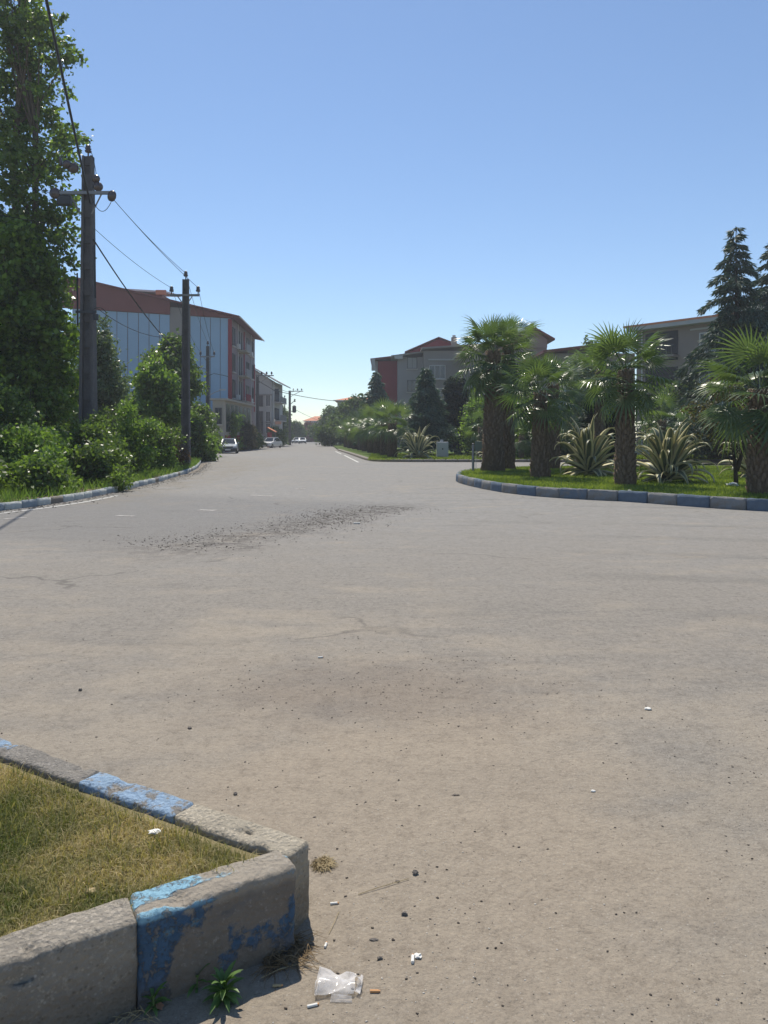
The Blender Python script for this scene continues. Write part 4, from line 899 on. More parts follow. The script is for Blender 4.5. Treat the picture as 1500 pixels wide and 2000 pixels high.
wire('power_wire', 'thin wire from the nearest pole leftwards through the poplar leaves', w1p(-1.1, -.3, za-.1), (-24, 8, 13.5), .3, .012)
wire('power_wire', 'thin lower wire from the nearest pole out of the left side', w1p(-.2, -.3, Zh(450, 27)-.1), (-26, 14, 10.5), .5, .012)
wire('street_cable', 'cable crossing the street from the fourth pole to the right', P4+Vector((2.6, 0, H4-2.1)), (X(700, 120), 120, Zh(785, 120)), .35, .04)
wire('street_cable', 'far lower cable from the transformer pole across the street', P7+Vector((.9, 0, Zh(800, 136))), (X(640, 200), 200, Zh(826, 200)), .3, .035)
wire('street_cable', 'cable from the fourth pole to the far transformer pole', P4+Vector((1.0, 0, H4)), P7+Vector((1.2, 0, H7)), 1.0, .03)

# ------------------------------------------------------------------ buildings
def window(parent, p, u, n, w_, h, frame='frame_w', glass='pane', bars=1, sill=True):
    """p centre of the window on the wall face"""
    u = Vector((*u, 0)).normalized(); n = Vector((*n, 0)).normalized(); p = Vector(p); t = .09
    mb = MB()
    for sx in (-1, 1): mb.obox(p+u*sx*(w_/2)+n*.035, u, n, t/2, .07, h/2+t/2)
    for sz in (-1, 1): mb.obox(p+Vector((0, 0, sz*h/2))+n*.037, u, n, w_/2+t/2, .068, t/2)
    for k in range(bars): mb.obox(p+u*(-w_/2+w_*(k+1)/(bars+1))+n*.033, u, n, .03, .04, h/2)
    f = mb.build('window', M[frame], parent)
    MB().obox(p+n*.012, u, n, w_/2-.02, .02, h/2-.02).build('pane', M[glass], f)
    if sill: MB().obox(p+Vector((0, 0, -h/2-.1))+n*.09, u, n, w_/2+.12, .12, .04).build('sill', M['white_trim'], f)
    return f
def facade(a, b):
    a = Vector(a); b = Vector(b); u = (b-a); L = u.length; u.normalize(); return a, u, L
def local(root, x, y): return (x-root.location.x, y-root.location.y)

# left corner building with blue-grey sheet side wall
c0 = (X(449, 86), 86.0); c1 = (-17.9, 102.5); cl = (-33.5, 79.5); HB = Zh(620, 86)
b1 = empty('apartment_building', (c0[0], c0[1], 0), 'four storey corner block with blue grey sheet side wall and pinkish street front', 'building')
L_ = lambda p: (p[0]-c0[0], p[1]-c0[1])
A0, A1, AL_ = (0, 0), L_(c1), L_(cl); A3 = (AL_[0]+.5, A1[1]+4)
MB().prism([AL_, A0, A1, A3], 0, HB-.02).build('wall', M['pinkwall'], b1)
us = Vector(AL_)-Vector(A0); LS = us.length; us.normalize(); ns = Vector((us.y, -us.x)); ns = ns if ns.y < 0 else -ns
npan = 15; pw = LS/npan; gap = (6.0, 8.2)
for i in range(npan):
    s0 = i*pw; 
    cx = Vector(A0)+us*(s0+pw/2)+ns*.05
    if 4 <= i <= 5 or i in (): continue
    MB().obox((cx.x, cx.y, HB/2), us, ns, pw/2-.035, .05+.015*(i % 2), HB/2-.15).build('sheet_panel', M['panel'], b1)
cc = Vector(A0)+us*(5*pw)+ns*.02; MB().obox((cc.x, cc.y, HB/2+.4), us, ns, pw, .03, HB/2+.35).build('shaft_recess', M['greywall2'], b1)
cc = Vector(A0)+us*.06+ns*.05; MB().obox((cc.x+.05, cc.y, HB/2-.1), us, ns, .22, .1, HB/2-.1).build('corner_strip', M['redwall'], b1)
# red gable fascia over the side wall (rises to the left)
def fascia(z):
    pts = []; 
    return pts
q0 = Vector(A0)+ns*.28-us*.4; ql = Vector(AL_)+ns*.28
zt0 = Zh(618, 86)+.1; ztl = Zh(552, 80)
vs = [(q0.x, q0.y, HB-.12), (ql.x, ql.y, HB-.12+.1), (ql.x, ql.y, ztl+1.0), (q0.x, q0.y, zt0+.15)]
bk = [(x-ns.x*.4, y-ns.y*.4, z) for x, y, z in vs]
# leave the shaft uncovered: fascia in two pieces along the wall
def fasc(s0, s1):
    def pt(s, top):
        t = s/LS; p = Vector(A0)+us*s+ns*.25; zb = HB-.1; 
        zt = HB+.12+ max(t,0)*3.1
        return p, (zt if top else zb)
    mb = MB(); vv = []
    for off in (0, -.35):
        for s, top in ((s0, 0), (s1, 0), (s1, 1), (s0, 1)):
            p, z = pt(s, top); vv.append((p.x+ns.x*off, p.y+ns.y*off, z))
    return mb.add(vv, [(0, 1, 2, 3), (7, 6, 5, 4), (0, 4, 5, 1), (1, 5, 6, 2), (2, 6, 7, 3), (3, 7, 4, 0)])
fasc(-.4, 4*pw).build('fascia', M['redfascia'], b1); fasc(6*pw, LS+1).build('fascia', M['redfascia'], b1)
def roof_slab(pts, zs, th, mat, parent, name='roof'):
    v = [(x, y, z) for (x, y), z in zip(pts, zs)]+[(x, y, z-th) for (x, y), z in zip(pts, zs)]; n = len(pts)
    return MB().add(v, [tuple(range(n)), tuple(range(n, 2*n))[::-1]]+[(i, (i+1) % n, n+(i+1) % n, n+i) for i in range(n)]).build(name, mat, parent)
e0 = Vector(A0)+ns*.55+Vector((1.0, 0)); e1 = Vector(A1)+Vector((1.1, .8)); r0_ = Vector(AL_)+ns*.5; r1_ = Vector(A3)
# roof slopes up from the street eave to a ridge over the left part
roof_slab([tuple(e0), tuple(e1), (r1_.x, r1_.y), (r0_.x, r0_.y)], [HB+.12, HB-.35, HB+3.2, HB+3.3], .16, M['redfascia'], b1)
MB().tube([(e0.x+.05, e0.y, HB), (e1.x+.05, e1.y, HB-.5)], .09, 6).build('gutter', M['white_trim'], b1)
# second roof strip seen above
MB().prism([(-17.5, 1.2), (-8.9, 3.4), (-8.9, 9), (-17.5, 9)], HB+.8, HB+3.35).build('rooftop_room', M['redfascia'], b1)
roof_slab([(-18.5, .2), (-8.3, 2.6), (-8.3, 9.5), (-18.5, 9.5)], [HB+3.75, HB+3.6, HB+4.4, HB+4.6], .22, M['white_trim'], b1, 'canopy_roof')
MB().box((-8.7, 2.3, HB+3.35), (1.2, .3, .55)).build('roof_end', M['tile'], b1)
# street front
ua = Vector(A1)-Vector(A0); LA = ua.length; ua.normalize(); na = Vector((ua.y, -ua.x))
fl = 3.1; g0 = HB-4*fl-.6
for k in range(4):
    zc = HB-2.0-k*fl
    for s, w_, gl in ((2.0, 1.3, 'pane'), (11.0, 1.5, 'pane'), (14.3, 1.2, 'pane')):
        if k == 3: continue
        p = Vector(A0)+ua*s+na*.02; window(b1, (p.x, p.y, zc), ua, na, w_, 1.9 if s > 5 else 2.1, 'frame_d', 'darkgap' if k % 2 else 'pane')
    if k < 3:
        p = Vector(A0)+ua*6.0
        MB().obox((p.x+na.x*.55, p.y+na.y*.55, zc-1.35), ua, na, 1.5, .55, .1).build('balcony_slab', M['cream'], b1)
        rl_ = MB().obox((p.x+na.x*1.08, p.y+na.y*1.08, zc-.85), ua, na, 1.5, .04, .42).build('balcony_railing', M['greywall' if k < 2 else 'redwall'], b1)
        MB().obox((p.x+na.x*.02, p.y+na.y*.02, zc), ua, na, 1.15, .04, 1.15).build('balcony_door', M['darkgap'], b1)
        MB().obox((p.x+na.x*.04, p.y+na.y*.04, zc), ua, na, .06, .05, 1.15).build('door_post', M['frame_w'], b1)
for s, w_, z0_, z1_ in ((.45, .35, 4, HB-.2), (16.0, .3, 5, 11.5), (12.9, .9, 4.6, 5.9), (8.6, .25, 5.0, HB-.5)):
    p = Vector(A0)+ua*s+na*.03; MB().obox((p.x, p.y, (z0_+z1_)/2), ua, na, w_, .05, (z1_-z0_)/2).build('red_band', M['redwall'], b1)
# projecting shop floor
EX = [(-16.3-c0[0]-1.2, 75.5-c0[1]), (-16.3-c0[0], 75.5-c0[1]), (-16.2-c0[0], 90.5-c0[1]), (-18.1-c0[0], 90.5-c0[1]), (-18.4-c0[0], 86-c0[1])]
HE = Zh(782, 75.5)
MB().prism([(EX[0][0], EX[0][1]), EX[1], EX[2], (EX[3][0]+.1, EX[3][1]), (EX[3][0]-.2, 0)], 0, HE).build('shop_wall', M['cream'], b1)
MB().prism([(EX[0][0]-.2, EX[0][1]-.3), (EX[1][0]+.4, EX[1][1]-.3), (EX[2][0]+.4, EX[2][1]+.2), (EX[3][0], EX[3][1]+.2)], HE+.003, HE+.2).build('shop_roof_edge', M['cream'], b1)
uu = (Vector(EX[2])-Vector(EX[1])).normalized(); nn_ = Vector((uu.y, -uu.x))
for k in range(6):
    p = Vector(EX[1])+uu*(1.6+k*2.3)+nn_*.02; MB().obox((p.x, p.y, HE-1.75), uu, nn_, .85, .03, 1.45).build('shop_window', M['pane'], b1)
p = Vector(EX[1])+uu*6.5+nn_*.05; MB().obox((p.x, p.y, .85), uu, nn_, 6.2, .04, .85).build('red_base', M['redwall'], b1)
p = Vector(EX[0]).lerp(Vector(EX[1]), .5); window(b1, (p.x, p.y-.02, HE-1.6), (1, 0), (0, -1), .6, 1.6, 'frame_d')

for s, k in ((4.1, 0), (9.3, 1), (12.6, 2), (3.9, 2), (12.7, 0), (9.2, 2)):
    p = Vector(A0)+ua*s+na*.22; zz = HB-2.9-k*fl; MB().obox((p.x, p.y, zz), ua, na, .42, .18, .3).build('air_conditioner', M['white_trim'], b1, bevel=.02)
for s in (4.6, 13.4):
    p = Vector(A0)+ua*s+na*.08; MB().tube([(p.x, p.y, 5.2), (p.x, p.y, HB-.1)], .05, 5).build('downpipe', M['frame_w'], b1)
# second building on the left, gable towards us
d2 = 119.0; xr = X(531, d2)
b2 = empty('gabled_building', (xr, d2, 0), 'pale grey gabled block with balconies behind the pinkish corner block', 'building'); HB2 = Zh(744, d2)
MB().prism([(-11, 0), (0, 0), (.4, 9.5), (-11, 9.5)], 0, HB2).build('wall', M['palewall'], b2)
MB().add([(-11, .0, HB2), (0, 0, HB2), (-5.5, 0, HB2+3.4), (-11, 9, HB2), (0, 9, HB2), (-5.5, 9, HB2+3.4)], [(0, 1, 2), (3, 5, 4), (0, 3, 4, 1), (1, 4, 5, 2), (0, 2, 5, 3)]).build('gable', M['palewall'], b2)
roof_slab([(-5.5, -.8), (1.3, -.8), (1.7, 10.5), (-5.5, 10.5)], [HB2+3.65, HB2-.25, HB2-.4, HB2+3.65], .18, M['greywall'], b2); roof_slab([(-12, -.8), (-5.5, -.8), (-5.5, 10.5), (-12, 10.5)], [HB2-.4, HB2+3.65, HB2+3.65, HB2-.4], .18, M['greywall'], b2)
MB().box((-4.5, -.08, Zh(771, d2)), (9.2, .16, .22)).build('string_course', M['greywall2'], b2)
for k, zc in enumerate((Zh(782, d2), Zh(815, d2), Zh(835, d2))):
    for xx in (-5.4, -3.6, -1.8, -.6): window(b2, (xx, -.02, zc), (1, 0), (0, -1), .7, 1.9, 'frame_w' if xx != -1.8 else 'frame_d', 'pane', 1, False)
for k in range(3):
    zc = HB2-2.2-k*3.0; MB().box((.8, 4.0, zc-1.2), (1.2, 7, .15)).build('balcony_slab', M['palewall'], b2); MB().box((1.35, 4.0, zc-.7), (.06, 7, .9)).build('balcony_railing', M['frame_d'], b2); MB().box((.25, 4, zc), (.08, 5, 1.9)).build('balcony_door', M['darkgap'], b2)
MB().tube([(.35, -.1, 0), (.35, -.1, HB2)], .07, 6).build('downpipe', M['white_trim'], b2)

def gable_house(name, label, loc, W, D, H, rh, wall, roof, wins, group=None, over=.8, cat='house'):
    o = empty(name, loc, label, cat, group); MB().prism([(0, 0), (W, 0), (W, D), (0, D)], 0, H).build('wall', M[wall], o)
    MB().add([(-over, -over, H), (W+over, -over, H), (W+over, D+over, H), (-over, D+over, H), (W*.25, D*.5, H+rh), (W*.75, D*.5, H+rh)], [(0, 1, 5, 4), (1, 2, 5), (2, 3, 4, 5), (3, 0, 4), (3, 2, 1, 0)]).build('roof', M[roof], o)
    MB().box((W/2, -over-.02, H-.08), (W+2*over, .12, .22)).build('eave', M['white_trim'], o)
    for (x, z, w_, h) in wins: window(o, (x, -.02, z), (1, 0), (0, -1), w_, h, 'frame_w', 'pane', 1, False)
    return o
d3 = 235; gable_house('far_house', 'low house with orange tiled roof closing the end of the street', (X(596, d3), d3, 0), 11, 9, Zh(822, d3), 1.6, 'brownwall', 'tile', [(1.5+k*1.9, Zh(826, d3), 1.1, 1.2) for k in range(5)])
wl = MB().box((0, 0, 1.55), (26, .3, 3.1)).build('boundary_wall', M['brownwall'], None, (X(600, 226), 226, 0)); tag(wl, 'long pinkish brown wall below the orange roofed house', 'wall')
d4 = 158; gable_house('far_house', 'pale grey house with orange roof edge on the right of the street', (X(659, d4), d4, 0), 10, 12, Zh(782, d4), 1.0, 'palewall', 'tile', [(2.2, Zh(795, d4), 1.2, 1.4), (5.5, Zh(795, d4), 1.2, 1.4), (2.2, Zh(815, d4), 1.2, 1.4)])
# awning and sign on the left side of the street
aw = empty('shop_awning', (X(521, 108), 108, 0), 'small sloping red awning over a shop front behind the white car', 'awning'); MB().add([(0, 0, Zh(834, 108)), (1.3, -.6, Zh(843, 108)), (1.3, 1.4, Zh(843, 108)), (0, 2, Zh(834, 108)), (0, 0, Zh(835, 108)), (1.3, -.6, Zh(844.5, 108)), (1.3, 1.4, Zh(844.5, 108)), (0, 2, Zh(835, 108))], [(0, 1, 2, 3), (7, 6, 5, 4), (0, 4, 5, 1), (1, 5, 6, 2), (2, 6, 7, 3), (3, 7, 4, 0)]).build('canopy', M['tile'], aw)
MB().tube([(.1, .1, 0), (.1, .1, Zh(834, 108))], .06, 6).tube([(1.2, -.4, 0), (1.2, -.4, Zh(843, 108)-.02)], .05, 6).build('post', M['dark_steel'], aw)
MB().box((.3, .9, 1.1), (.4, 1.8, 2.2)).build('kiosk_wall', M['redwall'], aw)
sg = empty('roadside_sign', (X(537, 112), 112, 0), 'small faded orange sign board on a post above the white car', 'sign'); MB().tube([(0, 0, 0), (0, 0, Zh(824, 112))], .05, 6).build('post', M['steel'], sg); MB().box((.5, 0, Zh(826, 112)), (.95, .06, .45)).build('board', plain('faded_orange', (.5, .3, .22), .7), sg); MB().lathe((-.05, 0, Zh(824, 112)), [(.03, 0), (.14, .08), (.14, .26), (.04, .36)], 8).build('lamp', M['white_trim'], sg)
# guard hut
hut = empty('guard_hut', (X(292, 44), 44, .1), 'small pale hut with shallow pointed roof half hidden by leaves', 'hut'); hw = 1.5
MB().box((0, .9, 1.25), (hw, 1.5, 2.5)).build('wall', M['cream'], hut); MB().add([(-1.1, -.2, 2.5), (1.1, -.2, 2.5), (1.1, 2.0, 2.5), (-1.1, 2.0, 2.5), (0, .9, 3.1), (-1.1, -.2, 2.62), (1.1, -.2, 2.62), (1.1, 2, 2.62), (-1.1, 2, 2.62)], [(3, 2, 1, 0), (5, 6, 4), (6, 7, 4), (7, 8, 4), (8, 5, 4), (0, 1, 6, 5), (1, 2, 7, 6), (2, 3, 8, 7), (3, 0, 5, 8)]).build('roof', M['white_trim'], hut)
window(hut, (-.1, .14, 1.55), (1, 0), (0, -1), .5, .8, 'frame_d'); MB().box((.5, .13, 1.1), (.42, .05, 1.9)).build('door', M['greywall'], hut)

# right-hand apartment blocks
dA = 98.0
bA = empty('apartment_block', (X(777, dA), dA, 0), 'grey four storey block with dark red side wall and low red gable roofs', 'building')
HA = Zh(697, dA)
MB().prism([(-2.7, 4.5), (0, 4.5), (0, 16), (-2.7, 16)], 0, HA-.1).build('red_wall', M['redwall'], bA)
MB().prism([(-3.05, 4.3), (-2.7, 4.3), (-2.7, 16), (-3.05, 16)], 0, HA-.1).build('side_strip', M['palewall'], bA)
MB().prism([(0, 0), (3.35, 0), (3.35, 15), (0, 15)], 0, HA).build('wall', M['greywall'], bA)
MB().prism([(3.35, -2.2), (11.5, -2.2), (11.5, 15), (3.35, 15)], 0, HA+.55).build('wall', M['greywall2'], bA)
roof_slab([(-3.7, 3.4), (1.5, 3.4), (1.5, 16), (-3.7, 16)], [HA+.15, HA+.75, HA+.9, HA+.3], .25, M['redfascia'], bA)
MB().box((-3.3, 3.6, HA-.7), (.5, .5, 1.6)).build('eave_post', M['palewall'], bA)
roof_slab([(-.9, -.9), (3.9, -.9), (3.9, 15), (-.9, 15)], [HA+.1, HA+.75, HA+.75, HA+.1], .2, M['greywall2'], bA); MB().box((.1, -.7, HA-.12), (1.1, .5, .45)).build('eave_box', M['palewall'], bA)
roof_slab([(3.0, -3.0), (12, -3.0), (12, 15), (3.0, 15)], [HA+.9, HA+1.5, HA+1.5, HA+.9], .22, M['greywall2'], bA)
gx = X(900, 100)-X(777, 98)
MB().add([(1.4, 3, HA+.9), (gx+1.9, 3, HA+1.2), (5.6, 3, Zh(660, 101)-.15), (1.4, 12, HA+.9), (gx+1.9, 12, HA+1.2), (5.6, 12, Zh(660, 101)-.15)], [(0, 1, 2), (3, 5, 4), (0, 3, 4, 1), (1, 4, 5, 2), (0, 2, 5, 3)]).build('gable', M['redwall'], bA)
roof_slab([(1.0, 2.3), (5.6, 2.3), (5.6, 12.5), (1.0, 12.5)], [HA+1.0, Zh(659, 101), Zh(659, 101), HA+1.0], .14, M['redfascia'], bA); roof_slab([(5.6, 2.3), (10.4, 2.3), (10.4, 12.5), (5.6, 12.5)], [Zh(659, 101), HA+1.2, HA+1.2, Zh(659, 101)], .14, M['redfascia'], bA)
for k, py in enumerate((709, 754, 800, 842)): window(bA, (X(805, dA)-X(777, dA), -.02, Zh(py, dA)), (1, 0), (0, -1), 1.25, 1.45, 'frame_d', 'curtain' if k == 0 else 'pane')
for k, py in enumerate((727, 772, 820)): window(bA, (X(854, 96)-X(777, 98), -2.22, Zh(py, 96)), (1, 0), (0, -1), 2.0, 1.7, 'frame_w', 'pane', 2)
MB().box((6.0, -2.3, Zh(703, 96)), (4.2, .16, .18)).build('string_course', M['palewall'], bA)
for k in range(2): window(bA, (9.6, -2.22, Zh(727+k*45, 96)), (1, 0), (0, -1), 1.0, 1.6, 'frame_w', 'pane', 1)
MB().box((X(888, 98)-X(777, 98), 1, HA+2.0), (.7, .7, 1.4)).build('chimney', M['brownwall'], bA); MB().box((X(888, 98)-X(777, 98), 1, HA+2.85), (.4, .4, .3)).build('chimney_cap', M['white_trim'], bA)
# next block with gable behind the tallest palm
dB = 84.0; ob = (X(925, dB), dB)
bB = empty('apartment_block', (*ob, 0), 'brown block with pointed gable roof behind the tallest palm', 'building'); HBk = Zh(690, dB); wB = X(1068, dB)-ob[0]
MB().prism([(0, 0), (wB, 0), (wB, 14), (0, 14)], 0, HBk+.6).build('wall', M['brownwall'], bB)
ap = X(1043, dB)-ob[0]
MB().add([(wB-3.6, -.2, HBk+.6), (wB, -.2, HBk+.6), (wB, -.2, Zh(664, dB)), (ap, -.2, Zh(644, dB)), (wB-3.6, -.2, Zh(660, dB)), (wB-3.6, 8, HBk+.6), (wB, 8, HBk+.6), (wB, 8, Zh(664, dB)), (ap, 8, Zh(644, dB)), (wB-3.6, 8, Zh(660, dB))], [(0, 1, 2, 3, 4), (9, 8, 7, 6, 5), (1, 6, 7, 2), (0, 4, 9, 5)]).build('gable', M['brownwall'], bB)
roof_slab([(ap, -1), (wB+.7, -1), (wB+.7, 9), (ap, 9)], [Zh(642, dB), Zh(663, dB), Zh(663, dB), Zh(642, dB)], .2, M['redfascia'], bB); roof_slab([(wB-4.3, -1), (ap, -1), (ap, 9), (wB-4.3, 9)], [Zh(656, dB), Zh(642, dB), Zh(642, dB), Zh(656, dB)], .2, M['redfascia'], bB)
roof_slab([(-1, -1), (wB-3.3, -1), (wB-3.3, 14), (-1, 14)], [HBk+.75, HBk+1.3, HBk+1.3, HBk+.75], .2, M['redfascia'], bB)
for k in range(4):
    for xx in (1.5, 4.0, 6.5): window(bB, (xx, -.02, HBk-1.6-k*3.1), (1, 0), (0, -1), 1.2, 1.5, 'frame_w')
dC = 70.0; oc = (X(1070, dC), dC)
bC = empty('apartment_block', (*oc, 0), 'low brown block with sloping dark red roof between the second and third palms', 'building'); wC = X(1240, dC)-oc[0]; HC = Zh(690, dC)
MB().prism([(0, 0), (wC, 0), (wC, 12), (0, 12)], 0, HC).build('wall', M['greywall2'], bC); roof_slab([(-.6, -.8), (wC+.5, -.8), (wC+.5, 12), (-.6, 12)], [HC+.2, HC+1.3, HC+1.3, HC+.2], .25, M['redfascia'], bC)
for k in range(3):
    for xx in (1.4, 4.2, 7.0): window(bC, (xx, -.02, HC-1.7-k*3.1), (1, 0), (0, -1), 1.5, 1.4, 'frame_w')
# right block, its long front running towards us
a = Vector((X(1243, 66), 66)); b = Vector((X(1400, 60.5), 60.5)); c = Vector((X(1560, 56.0), 56.0))
bD = empty('apartment_block', (a.x, a.y, 0), 'brownish block with orange roof edge and shaded balconies behind the cedars', 'building')
u = (b-a).normalized(); n_ = Vector((u.y, -u.x)); Lb = (c-a).length; back = Vector((-n_.x, -n_.y))*12; HD = Zh(640, 66)
o_ = Vector((0, 0)); e_ = u*Lb
MB().prism([(0, 0), tuple(e_), tuple(e_+back), tuple(back)], 0, HD).build('wall', M['brownwall'], bD)
o1 = -u*.8+n_*.9; o2 = u*Lb+n_*.9
roof_slab([tuple(o1), tuple(o2), tuple(o2+back*1.1), tuple(o1+back*1.1)], [HD+.12, HD+.12, HD+.9, HD+.9], .18, M['tile'], bD)
mb = MB(); mb.obox((*(u*Lb/2+n_*.45), HD-.22), u, n_, Lb/2+.4, .44, .16); mb.build('eave', M['palewall'], bD)
for k in range(3):
    zc = HD-1.9-k*3.1
    p = u*2.4+n_*.02; MB().obox((p.x, p.y, zc), u, n_, 1.5, .05, 1.25).build('balcony_opening', M['darkgap'], bD)
    p = u*2.4+n_*.5; MB().obox((p.x, p.y, zc-.95), u, n_, 1.6, .5, .09).build('balcony_slab', M['brownwall'], bD)
    for j in range(7):
        pj = u*(1.0+j*.47)+n_*.98; MB().obox((pj.x, pj.y, zc-.5), u, n_, .03, .03, .42).build('baluster', M['frame_d'], bD)
    p = u*2.4+n_*.98; MB().obox((p.x, p.y, zc-.06), u, n_, 1.6, .04, .04).build('handrail', M['frame_d'], bD)
    for s in (7.0, 10.8, 14.0): 
        p = u*s+n_*.02; window(bD, (p.x, p.y, zc), u, n_, 2.3, 1.5, 'frame_w', 'curtain' if (k+int(s)) % 3 == 0 else 'pane', 2)
    p = u*8.8+n_*.03; MB().obox((*p, zc+1.15), u, n_, 3.8, .05, .07).build('string_course', M['palewall'], bD)
p = u*.6+n_*.12; MB().tube([(p.x, p.y, 0), (p.x, p.y, HD)], .06, 6).build('downpipe', M['white_trim'], bD)
bE = empty('apartment_block', (X(1478, 75), 75, 0), 'pale flat topped block showing above the roofs at the right edge', 'building'); MB().prism([(0, 0), (14, 0), (14, 10), (0, 10)], 0, Zh(592, 75)).build('wall', M['palewall'], bE); MB().prism([(-.3, -.3), (14.3, -.3), (14.3, 10.3), (-.3, 10.3)], Zh(592, 75)+.003, Zh(592, 75)+.3).build('parapet', M['brownwall'], bE)
for k in range(3): window(bE, (2.5, -.02, Zh(592, 75)-1.8-3*k), (1, 0), (0, -1), 1.4, 1.4, 'frame_w')
# low white wall with dark rail in front of the right blocks
lw = empty('garden_wall', (X(960, 56), 56, .1), 'low white garden wall with dark rail in front of the blocks behind the park', 'wall')
for k in range(11):
    MB().box((k*2.5+1.25, 0, .42), (2.42, .15, .84)).build('wall_panel', M['white_trim'], lw); MB().box((k*2.5, 0, .55), (.2, .22, 1.1)).build('pillar', M['greywall'], lw)
MB().box((13.7, 0, 1.0), (27.4, .05, .05)).box((13.7, 0, .9), (27.4, .04, .03)).build('rail', M['frame_d'], lw)
# utility cabinet and small boards in the park
cb = empty('utility_cabinet', (X(864, 50), 50, .13), 'grey metal utility cabinet on the lawn right of the far agave', 'cabinet'); MB().box((0, 0, .55), (.78, .45, 1.05)).build('cabinet_body', M['cabinet'], cb, bevel=.015); MB().box((-.02, -.24, .58), (.66, .03, .9)).build('cabinet_door', M['cabinet'], cb, bevel=.008); MB().box((0, -.265, .6), (.08, .03, .1)).build('lock', M['dark_steel'], cb); MB().box((-.05, 0, 1.15), (.2, .2, .16)).build('vent_cap', M['cabinet'], cb); MB().box((0, 0, .01), (.9, .6, .1)).build('plinth', M['concrete'], cb)
bd = empty('notice_board', (X(936, 29.2), 29.2, .2), 'small dull green board on white legs at the island tip beside the tallest palm', 'sign'); MB().box((0, 0, .98), (.32, .03, .38)).build('board', M['greendark'], bd, bevel=.004); MB().tube([(-.13, 0, 0), (-.13, 0, .8)], .012, 5).tube([(.13, 0, 0), (.13, 0, .8)], .012, 5).tube([(-.13, .0, .8), (.1, 0, .55)], .01, 4).build('leg', M['white_trim'], bd)
ps = empty('marker_post', (X(924, 28.4), 28.4, .2), 'thin grey metal post standing left of the small green board', 'post'); MB().tube([(0, 0, 0), (0, 0, 1.05)], .05, 8).build('tube', M['steel'], ps); MB().lathe((0, 0, 1.05), [(.055, 0), (.055, .03), (.01, .06)], 8).build('cap', M['dark_steel'], ps)

